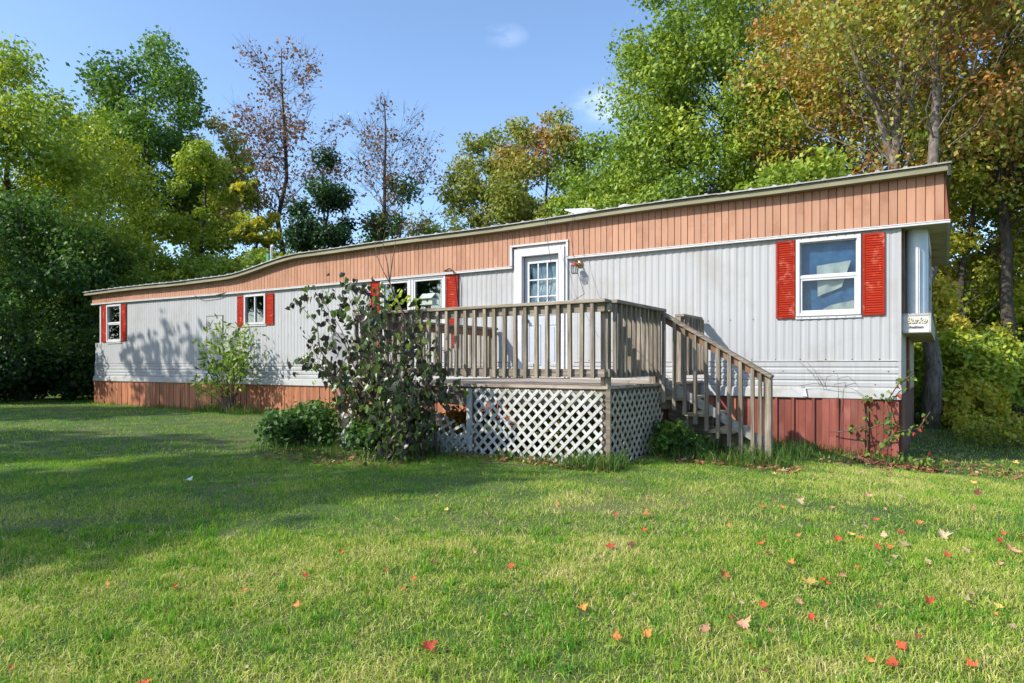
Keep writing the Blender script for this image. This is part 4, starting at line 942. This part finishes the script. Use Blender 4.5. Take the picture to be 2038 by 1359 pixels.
# sapling
rr_ = random.Random(5); T = empty('sapling', (-4.6, -3.75, 0)); tag(T, 'thin bare-topped sapling with a few bright leaves rising over the deck rail', 'sapling')
m = MB(); J = Vector((-5.35, -3.7, 2.11))
m.tube([(-4.55, -3.75, -.05), (-4.62, -3.74, .6), (-4.8, -3.72, 1.15), (-5.12, -3.7, 1.7), J], [.02, .018, .016, .013, .010], 6)
m.tube([J, (-5.45, -3.7, 2.25), (-5.56, -3.7, 2.45), (-5.60, -3.7, 2.62)], [.008, .006, .005, .003], 5)
m.tube([J, (-5.40, -3.68, 2.34), (-5.50, -3.66, 2.58), (-5.47, -3.66, 2.75), (-5.34, -3.65, 2.95)], [.008, .007, .005, .004, .002], 5)
m.tube([J, (-5.31, -3.7, 2.35), (-5.25, -3.7, 2.62)], [.008, .006, .003], 5)
m.tube([(-5.56, -3.7, 2.45), (-5.75, -3.7, 2.52)], [.004, .002], 4); m.build('trunk', twigm, T)
P = []
for (a, b, c) in ((-5.3, -3.7, 1.95), (-5.15, -3.72, 1.93), (-5.35, -3.72, 1.78), (-5.0, -3.7, 1.86), (-5.45, -3.7, 1.86)):
    for k in range(9): P.append((a+rr_.gauss(0, .08), b+rr_.gauss(0, .05), c+rr_.gauss(0, .04)))
V, F = leaf_geo(np.array(P), .085, np.random.RandomState(3), .3); mesh_np('crown', V, F, L_ygreen, T, tint=np.repeat(np.random.RandomState(2).uniform(.45, .9, len(P)), 4))
# plant at the wall
rr_ = random.Random(6); T = empty('young_tree', (-13.1, -.55, 0)); tag(T, 'young green leafy tree growing against the wall below the middle window', 'young tree'); m = MB(); P = []
for i in range(15):
    e = Vector((-13.1+rr_.uniform(-1.25, .9), -.6+rr_.uniform(-.35, .3), rr_.uniform(.8, 2.0))); e.z -= .25*abs(e.x+13.1)
    b = wob((-13.1, -.55, -.05), e, rr_, 5, .07); m.tube(b, [.022, .018, .014, .010, .007, .004], 5, False)
    for q in b[3:]:
        for j in range(24): P.append((q.x+rr_.gauss(0, .16), q.y+rr_.gauss(0, .1), q.z+rr_.gauss(0, .11)))
m.build('trunk', twigm, T)
V, F = leaf_geo(np.array(P), .13, np.random.RandomState(4), .2, asp=.42); mesh_np('crown', V, F, L_ygreen, T, tint=np.repeat(np.clip(np.random.RandomState(2).uniform(.0, .62, len(P))+.3*(np.array(P)[:, 2] < .7), 0, 1), 4))
# creeper at the right corner
rr_ = random.Random(16); T = empty('vine', (-.1, -.25, -.1)); tag(T, 'leafy vine climbing the maroon skirting at the right corner of the house', 'vine'); m = MB(); P = []
for pts in ([(-.35, -.2, -.1), (-.38, -.1, .2), (-.42, -.08, .62), (-.33, -.08, .66)], [(-.15, -.3, -.1), (-.1, -.14, .3), (-.16, -.1, .6), (-.02, -.1, .85), (.14, -.05, .98)], [(-.3, -.3, -.1), (-.05, -.35, .25), (.2, -.2, .3), (.32, -.1, .5)],
            [(-.4, -.25, .25), (-.1, -.3, .38), (.05, -.3, .25)], [(-.0, -.4, -.2), (.2, -.5, -.05), (.38, -.45, -.02)], [(-.4, -.25, .3), (-.6, -.2, .22), (-.8, -.15, .2)]):
    m.tube(pts, [.008]*len(pts), 5)
    for a, b in zip(pts, pts[1:]):
        for k in range(13):
            t = rr_.random()
            if pts[0][0] < -.39 and len(pts) == 3 and a[0] < -.5: continue
            P.append(tuple(a[i]*(1-t)+b[i]*t+rr_.gauss(0, .035) for i in range(3)))
for k in range(60): P.append((rr_.uniform(-.4, .45), rr_.uniform(-.5, -.1), rr_.uniform(-.2, .0)))
m.build('stems', twigm, T)
lm = [leafobj_mesh('leaf', L_ygreen, .052, t, c) for t, c in ((0, .3), (.12, .6), (.25, .2), (.4, .5))]+[leafobj_mesh('leaf', L_red, .05, .6, .6)]
big_leaves(T, [p for p in P], lm, rr_, 260, L_ygreen, .052)
# wiry tendrils on the wall
m = MB()
for pts in ([(-.93, -.1, .80), (-1.05, -.12, 1.0), (-1.2, -.12, 1.13)], [(-.9, -.1, .80), (-1.0, -.12, 1.0), (-1.1, -.12, 1.13)], [(-.88, -.1, .79), (-.85, -.13, .93), (-.72, -.13, .96), (-.71, -.12, .72), (-.72, -.12, .52)], [(-1.2, -.1, .80), (-1.0, -.12, .84), (-.8, -.12, .80), (-.55, -.12, .78), (-.38, -.1, .66)], [(-.72, -.12, .9), (-.6, -.12, .94), (-.5, -.12, .84)]): m.tube(pts, .0035, 4)
tag(m.build('dry_tendrils', twigm), 'thin dry tendrils curling over the white flashing under the right window', 'vine')

# ---------------------------------------------------------------- tall weeds, litter
def blades(x, y, z, h, w, rs, lean=.5, seg=2, tint=None):
    n = len(x); az = rs.uniform(0, 2*np.pi, n); la = rs.uniform(0, 2*np.pi, n); ln = np.abs(rs.normal(0, lean, n))
    dx, dy = np.cos(la)*ln, np.sin(la)*ln; sx_, sy_ = np.cos(az)*w/2, np.sin(az)*w/2
    b = np.stack([x, y, z], 1); S_ = np.stack([sx_, sy_, np.zeros(n)], 1)
    mid = b+np.stack([dx*h*.35, dy*h*.35, h*.62], 1); tip = b+np.stack([dx*h*1.0, dy*h*1.0, h*(1-.25*np.clip(ln, 0, 1.5))], 1)
    if seg == 2:
        V = np.stack([b-S_, b+S_, mid+S_*.8, mid-S_*.8, tip], 1).reshape(-1, 3); i = np.arange(n)*5
        F = np.stack([i, i+1, i+2, i, i+2, i+3, i+3, i+2, i+4], 1).reshape(-1, 3); t = np.repeat(tint, 5)
    else:
        V = np.stack([b-S_, b+S_, tip], 1).reshape(-1, 3); i = np.arange(n)*3; F = np.stack([i, i+1, i+2], 1); t = np.repeat(tint, 3)
    return V, F, t
rs = np.random.RandomState(21)
def weedpatch(n, x0, x1, y0, y1, hmin, hmax, clump=True):
    x = rs.uniform(x0, x1, n); y = rs.uniform(y0, y1, n)
    if clump: k = vnoise(x, y, 3.5) > .35; x, y = x[k], y[k]
    return x, y, rs.uniform(hmin, hmax, len(x))
xs, ys, hs = [np.concatenate(a) for a in zip(weedpatch(2600, -2.5, -.9, -2.15, -.7, .10, .30), weedpatch(900, -2.5, -.9, -2.5, -2.1, .08, .2), weedpatch(1000, -6.2, -2.4, -3.65, -3.42, .05, .17), weedpatch(600, -2.9, -2.3, -3.8, -3.3, .08, .26, False), weedpatch(1500, -20, -6.3, -.35, -.05, .05, .16),
                                         weedpatch(700, -14.2, -12.4, -.8, -.1, .1, .3, False), weedpatch(1200, -2, .4, -.5, -.08, .05, .20), weedpatch(1200, .3, 5, 2.5, 6, .1, .35), weedpatch(800, -6.8, -4.2, -4.7, -3.6, .06, .2))]
V, F, t = blades(xs, ys, gz(xs, ys)-.01, hs, .009, rs, .6, 2, np.clip(rs.beta(2, 2.6, len(xs)), 0, 1))
tag(mesh_np('weeds', V, F, L_weed, None, tint=t), 'tall uncut grass and weeds along the deck, stairs and skirting', 'weeds', kind='stuff')
x = rs.uniform(.6, 7, 16000); y = rs.uniform(3.0, 9, 16000); k = (x > .6) & (y > 3.6-.25*x); x, y = x[k], y[k]; P = np.stack([x, y, gz(x, y)+rs.uniform(0, .38, len(x))*(.3+vnoise(x, y, 1.1))], 1)
V, F = leaf_geo(P, .085, rs, .5); tag(mesh_np('ground_cover', V, F, L_yellow, None, tint=np.repeat(np.clip(vnoise(P[:, 0], P[:, 1], 1.7)*.9+rs.uniform(-.3, .35, len(P)), 0, 1), 4)), 'low yellow-green weeds covering the ground right of the house', 'ground cover', kind='stuff')
def litter(n, x0, x1, y0, y1):
    x = rs.uniform(x0, x1, n); y = rs.uniform(y0, y1, n); return x, y
xs, ys = [np.concatenate(a) for a in zip(litter(700, -.45, .4, -.7, -.1), litter(200, -2.5, -.8, -2.7, -2.2), litter(200, -4.4, -2.3, -3.8, -3.45), litter(160, .3, 1.4, -.4, .7), litter(120, -2.2, .2, -1.5, -.6), litter(180, -6.3, -4.4, -5.0, -4.3))]
P = np.stack([xs, ys, gz(xs, ys)+rs.uniform(.01, .045, len(xs))], 1); V, F = leaf_geo(P, .065, rs, 1.3)
tag(mesh_np('leaf_litter', V, F, L_litter, None, tint=np.repeat(rs.rand(len(P)), 4)), 'brown dry leaf litter beside the deck, stairs and right corner', 'leaf litter', kind='stuff')

# ---------------------------------------------------------------- lawn grass
rs = np.random.RandomState(33); Vs = []; Fs = []; Ts = []; off = 0
def lawn(n, Y0, Y1, h, w, seg, lean):
    global off
    Y = np.sqrt(rs.uniform(Y0**2, Y1**2, n)); X = rs.uniform(-.86, .86, n)*Y
    if Y1 > 10: pass
    x = X*.8426-Y*.5386+CX; y = X*.5386+Y*.8426+CY
    keep = ~((x > -20.1) & (x < .02) & (y > -.06) & (y < 5)) & ~((x > -6.3) & (x < -2.45) & (y > -3.45))
    keep &= ~((x > .8) & (y > 4.2-.2*x))
    n1 = vnoise(x, y, .55); n2 = vnoise(x+9, y, 2.3); n3 = vnoise(x, y+33, 6.)
    keep &= rs.rand(n) < (.55+.6*n3)
    x, y, n1, n2, n3 = x[keep], y[keep], n1[keep], n2[keep], n3[keep]
    hh = h*(.55+.9*n2)*rs.uniform(.5, 1.3, len(x))
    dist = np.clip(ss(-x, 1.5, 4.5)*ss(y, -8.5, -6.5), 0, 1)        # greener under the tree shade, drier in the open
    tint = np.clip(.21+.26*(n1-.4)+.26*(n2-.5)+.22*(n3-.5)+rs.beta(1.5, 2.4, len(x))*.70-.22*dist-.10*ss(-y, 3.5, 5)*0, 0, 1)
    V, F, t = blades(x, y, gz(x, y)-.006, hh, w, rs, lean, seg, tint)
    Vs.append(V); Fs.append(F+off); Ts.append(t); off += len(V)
lawn(155000, 1.95, 4.2, .031, .0036, 2, 1.25)
lawn(215000, 4.0, 8.0, .036, .0055, 1, 1.2)
lawn(190000, 8.0, 24., .046, .011, 1, 1.0)
def tufts(n, Y0, Y1, k, h, w, tl, th, lean, zo=0.):
    global off
    Y = np.sqrt(rs.uniform(Y0**2, Y1**2, n)); X = rs.uniform(-.84, .84, n)*Y
    x0 = X*.8426-Y*.5386+CX; y0 = X*.5386+Y*.8426+CY; t0 = rs.uniform(tl, th, n); r0 = rs.uniform(.01, .05, n); h0 = h*rs.uniform(.6, 1.5, n)
    i = np.repeat(np.arange(n), k); x = x0[i]+rs.normal(size=n*k)*r0[i]; y = y0[i]+rs.normal(size=n*k)*r0[i]
    q = ~((x > -20.1) & (x < .02) & (y > -.06)) & ~((x > -6.3) & (x < -2.45) & (y > -3.45)) & ~((x > .8) & (y > 4)); x, y, i = x[q], y[q], i[q]
    V, F, t = blades(x, y, gz(x, y)-.004+zo, h0[i]*rs.uniform(.5, 1.2, len(x)), w, rs, lean, 2 if Y1 < 5 else 1, np.clip(t0[i]+rs.normal(size=len(x))*.1, 0, 1))
    Vs.append(V); Fs.append(F+off); Ts.append(t); off += len(V)
tufts(1100, 1.95, 4.4, 26, .045, .0042, .0, .45, .7)
tufts(1500, 4.2, 9.5, 20, .046, .0065, .0, .45, .7)
tufts(1200, 1.95, 4.4, 5, .034, .003, .6, .9, 1.8, .010)
tufts(1000, 4.2, 8.5, 4, .034, .0045, .6, .9, 1.8, .010)
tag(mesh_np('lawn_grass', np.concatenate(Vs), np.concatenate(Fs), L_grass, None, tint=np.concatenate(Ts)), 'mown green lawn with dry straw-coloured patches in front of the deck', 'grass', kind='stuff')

# ---------------------------------------------------------------- fallen leaves on the lawn
def maple(seed):
    r = random.Random(seed); prof = [(0, -.42), (.10, -.40), (.42, -.50), (.30, -.22), (.62, -.12), (.92, -.02), (.70, .14), (.72, .34), (.38, .26), (.30, .62), (.14, .52), (0, .95)]
    pts = prof+[(-a, b) for a, b in prof[-2:0:-1]]
    cu = r.uniform(.3, .9); cv = r.uniform(-.3, .7); vs = []
    for a, b in pts:
        a2, b2 = a*r.uniform(.88, 1.1), b*r.uniform(.88, 1.1); vs.append((a2*.5, b2*.5, (cu*a2*a2+cv*b2*b2)*.42+r.uniform(-.03, .05)))
    n = len(vs); vs += [(vs[i][0]*.45, vs[i][1]*.45, vs[i][2]*.22) for i in range(n)]+[(0, 0, 0)]
    fs = [(i, (i+1) % n, (i+1) % n+n, i+n) for i in range(n)]+[(i+n, (i+1) % n+n, 2*n) for i in range(n)]
    m = MB(); m.add(vs, fs); m.tube([(0, -.2, .0), (.03, -.45, .05), (.08, -.62, .10)], [.012, .009, .007], 4)
    return m
LM = {}
cols = {'r': ((.44, .035, .015), (.50, .10, .03), 'red'), 'o': ((.54, .14, .03), (.52, .24, .06), 'orange'), 'y': ((.55, .38, .10), (.52, .30, .06), 'yellow'), 't': ((.34, .23, .12), (.44, .33, .19), 'pale tan'), 'd': ((.14, .03, .025), (.18, .05, .03), 'dark red-brown'), 'p': ((.42, .17, .10), (.48, .27, .16), 'pinkish tan'), 'w': ((.62, .62, .62), (.7, .7, .7), 'white')}
for k, (a, b, nm) in cols.items():
    mt = surf('fallen_leaf_'+nm.replace(' ', '_').replace('-', '_'), a+(1,), b+(1,), (4, 4, 4), .75, rnd=.3, c3=(a[0]*.5, a[1]*.8+.02, a[2]*.8+.01, 1), s3=3, m3=(.52, .68))
    LM[k] = []
    for s in range(3):
        o = maple(hash((ord(k), s)) % 999).build('maple_leaf', mt); LM[k].append(o.data); bpy.data.objects.remove(o)
raw = []
A_ = [(22,220,'o',22),(270,263,'r',30),(405,262,'o',42),(392,328,'r',30),(262,340,'t',30),(250,405,'r',55),(340,392,'d',42),(762,312,'o',24),(365,190,'t',18),(900,385,'r',34),(932,425,'d',26),(905,232,'o',36),(992,234,'o',28),(1070,216,'t',50),(1205,232,'p',30),(1105,290,'d',24),(1072,316,'t',30),(1062,355,'o',28),(1235,372,'r',44),(1292,348,'y',34),(1328,368,'o',42),(1430,355,'t',44),(1350,315,'t',28),(1397,285,'r',30),(1438,238,'p',22),(1360,185,'p',40),(1508,192,'t',50),(1585,300,'o',36),(1508,342,'r',40),(1405,410,'r',48),(1455,402,'o',40),(1522,392,'t',44),(1475,446,'t',40),(1452,474,'t',36),(1310,490,'o',36),(1253,522,'p',42),(1165,540,'r',38),(1190,557,'r',26),(1112,562,'y',80),(1030,472,'o',50),(742,525,'o',62),(820,640,'t',30),(910,652,'r',48),(1064,640,'p',46),(1117,706,'r',48),(660,757,'p',62),(768,708,'r',30),(820,740,'p',84),(935,763,'p',34),(860,830,'r',24),(132,660,'o',50),(275,788,'o',54),(410,780,'o',56),(348,606,'t',36),(1620,465,'t',40),(1705,445,'r',42),(1685,362,'t',72),(1785,420,'t',50),(1930,380,'r',44),(1980,420,'p',72),(1945,348,'r',32),(2020,362,'r',36),(1838,158,'d',46),(1820,108,'y',36),(2005,42,'y',34),(1818,238,'p',26),(1933,470,'p',28),(1410,660,'d',34),(1630,640,'r',56),(1800,640,'t',66),(1930,655,'y',40),(1810,600,'p',28),(1915,685,'o',26),(1580,788,'r',40),(1505,832,'r',62),(1370,888,'o',54),(1462,905,'r',80),(1812,915,'r',60),(915,932,'d',36),(1665,990,'t',40),(1985,740,'t',40),(958,90,'y',24),(1205,85,'d',24),(1450,92,'d',22)]
for a, b, c, d in A_: raw.append((1100+a/2.1727, 900+b/2.1727, c, d/2.1727))
B_ = [(42,1078,'r',24),(535,1139,'r',56),(1582,1012,'r',76),(1125,745,'r',34),(1097,853,'o',34),(900,800,'o',42),(648,782,'r',27),(395,775,'o',24),(612,878,'r',20),(1262,655,'r',26),(1015,742,'d',24),(1425,728,'r',30),(1527,752,'r',20),(1487,790,'r',20),(1600,692,'d',20),(1885,712,'r',38),(1865,885,'t',28),(1950,890,'t',24),(1795,520,'p',24),(1645,505,'y',28),(1748,660,'p',22),(908,1075,'t',22),(700,396,'w',30),(280,738,'d',20)]
for a, b, c, d in B_: raw.append((a/1.853, 740+b/1.853, c, d/1.853))
def where(px, py):
    rx = 'far right' if px > 1750 else 'right' if px > 1350 else 'middle' if px > 800 else 'left'
    ry = 'near edge' if py > 1200 else 'middle' if py > 1040 else 'far part'
    return rx, ry
rr_ = random.Random(99); seen = {}; made = []
for px, py, c, s in raw:
    Y = (1.08-.03)*1350/(py-727); x, y = bearing(px, Y); z = G(x, y)
    Y = (1.08-z-.035)*1350/(py-727); x, y = bearing(px, Y)
    o = bpy.data.objects.new('maple_leaf', rr_.choice(LM[c])); COL.objects.link(o)
    sz_ = s*Y/1350*1.12; o.scale = (sz_, sz_, sz_); o.location = (x, y, G(x, y)+.020+.16*sz_)
    o.rotation_euler = (Matrix.Rotation(R(32)+rr_.uniform(-.4, .4), 3, 'Z') @ Matrix.Rotation(rr_.uniform(.1, .75), 3, 'X') @ Matrix.Rotation(rr_.uniform(-.25, .25), 3, 'Y') @ Matrix.Rotation(rr_.uniform(0, 6.28), 3, 'Z')).to_euler()
    nm = cols[c][2]; rx, ry = where(px, py); big = 'large ' if s > 26 else 'tiny ' if s < 13 else 'small ' if s < 17 else ''
    lb = f'{big}{nm} leaf on the {ry} of the lawn, {rx}'; seen.setdefault(lb, []).append((px, o))
ORD = ['leftmost', 'second from left', 'third from left', 'fourth from left', 'fifth from left', 'sixth from left', 'seventh from left', 'eighth from left']
for lb, q in seen.items():
    q.sort(key=lambda t: t[0])
    for i, (px, o) in enumerate(q): tag(o, (lb+', '+ORD[min(i, 7)]) if len(q) > 1 else lb, 'leaf', 'fallen leaves on the lawn')
tag(MB().tube([(-3.7, -4.1, .04), (-3.4, -4.15, .07), (-3.05, -4.05, .05), (-2.8, -4.2, .03)], [.006, .006, .005, .003], 5).build('fallen_twig', twigm), 'curved dry twig on the grass in front of the white lattice', 'twig')
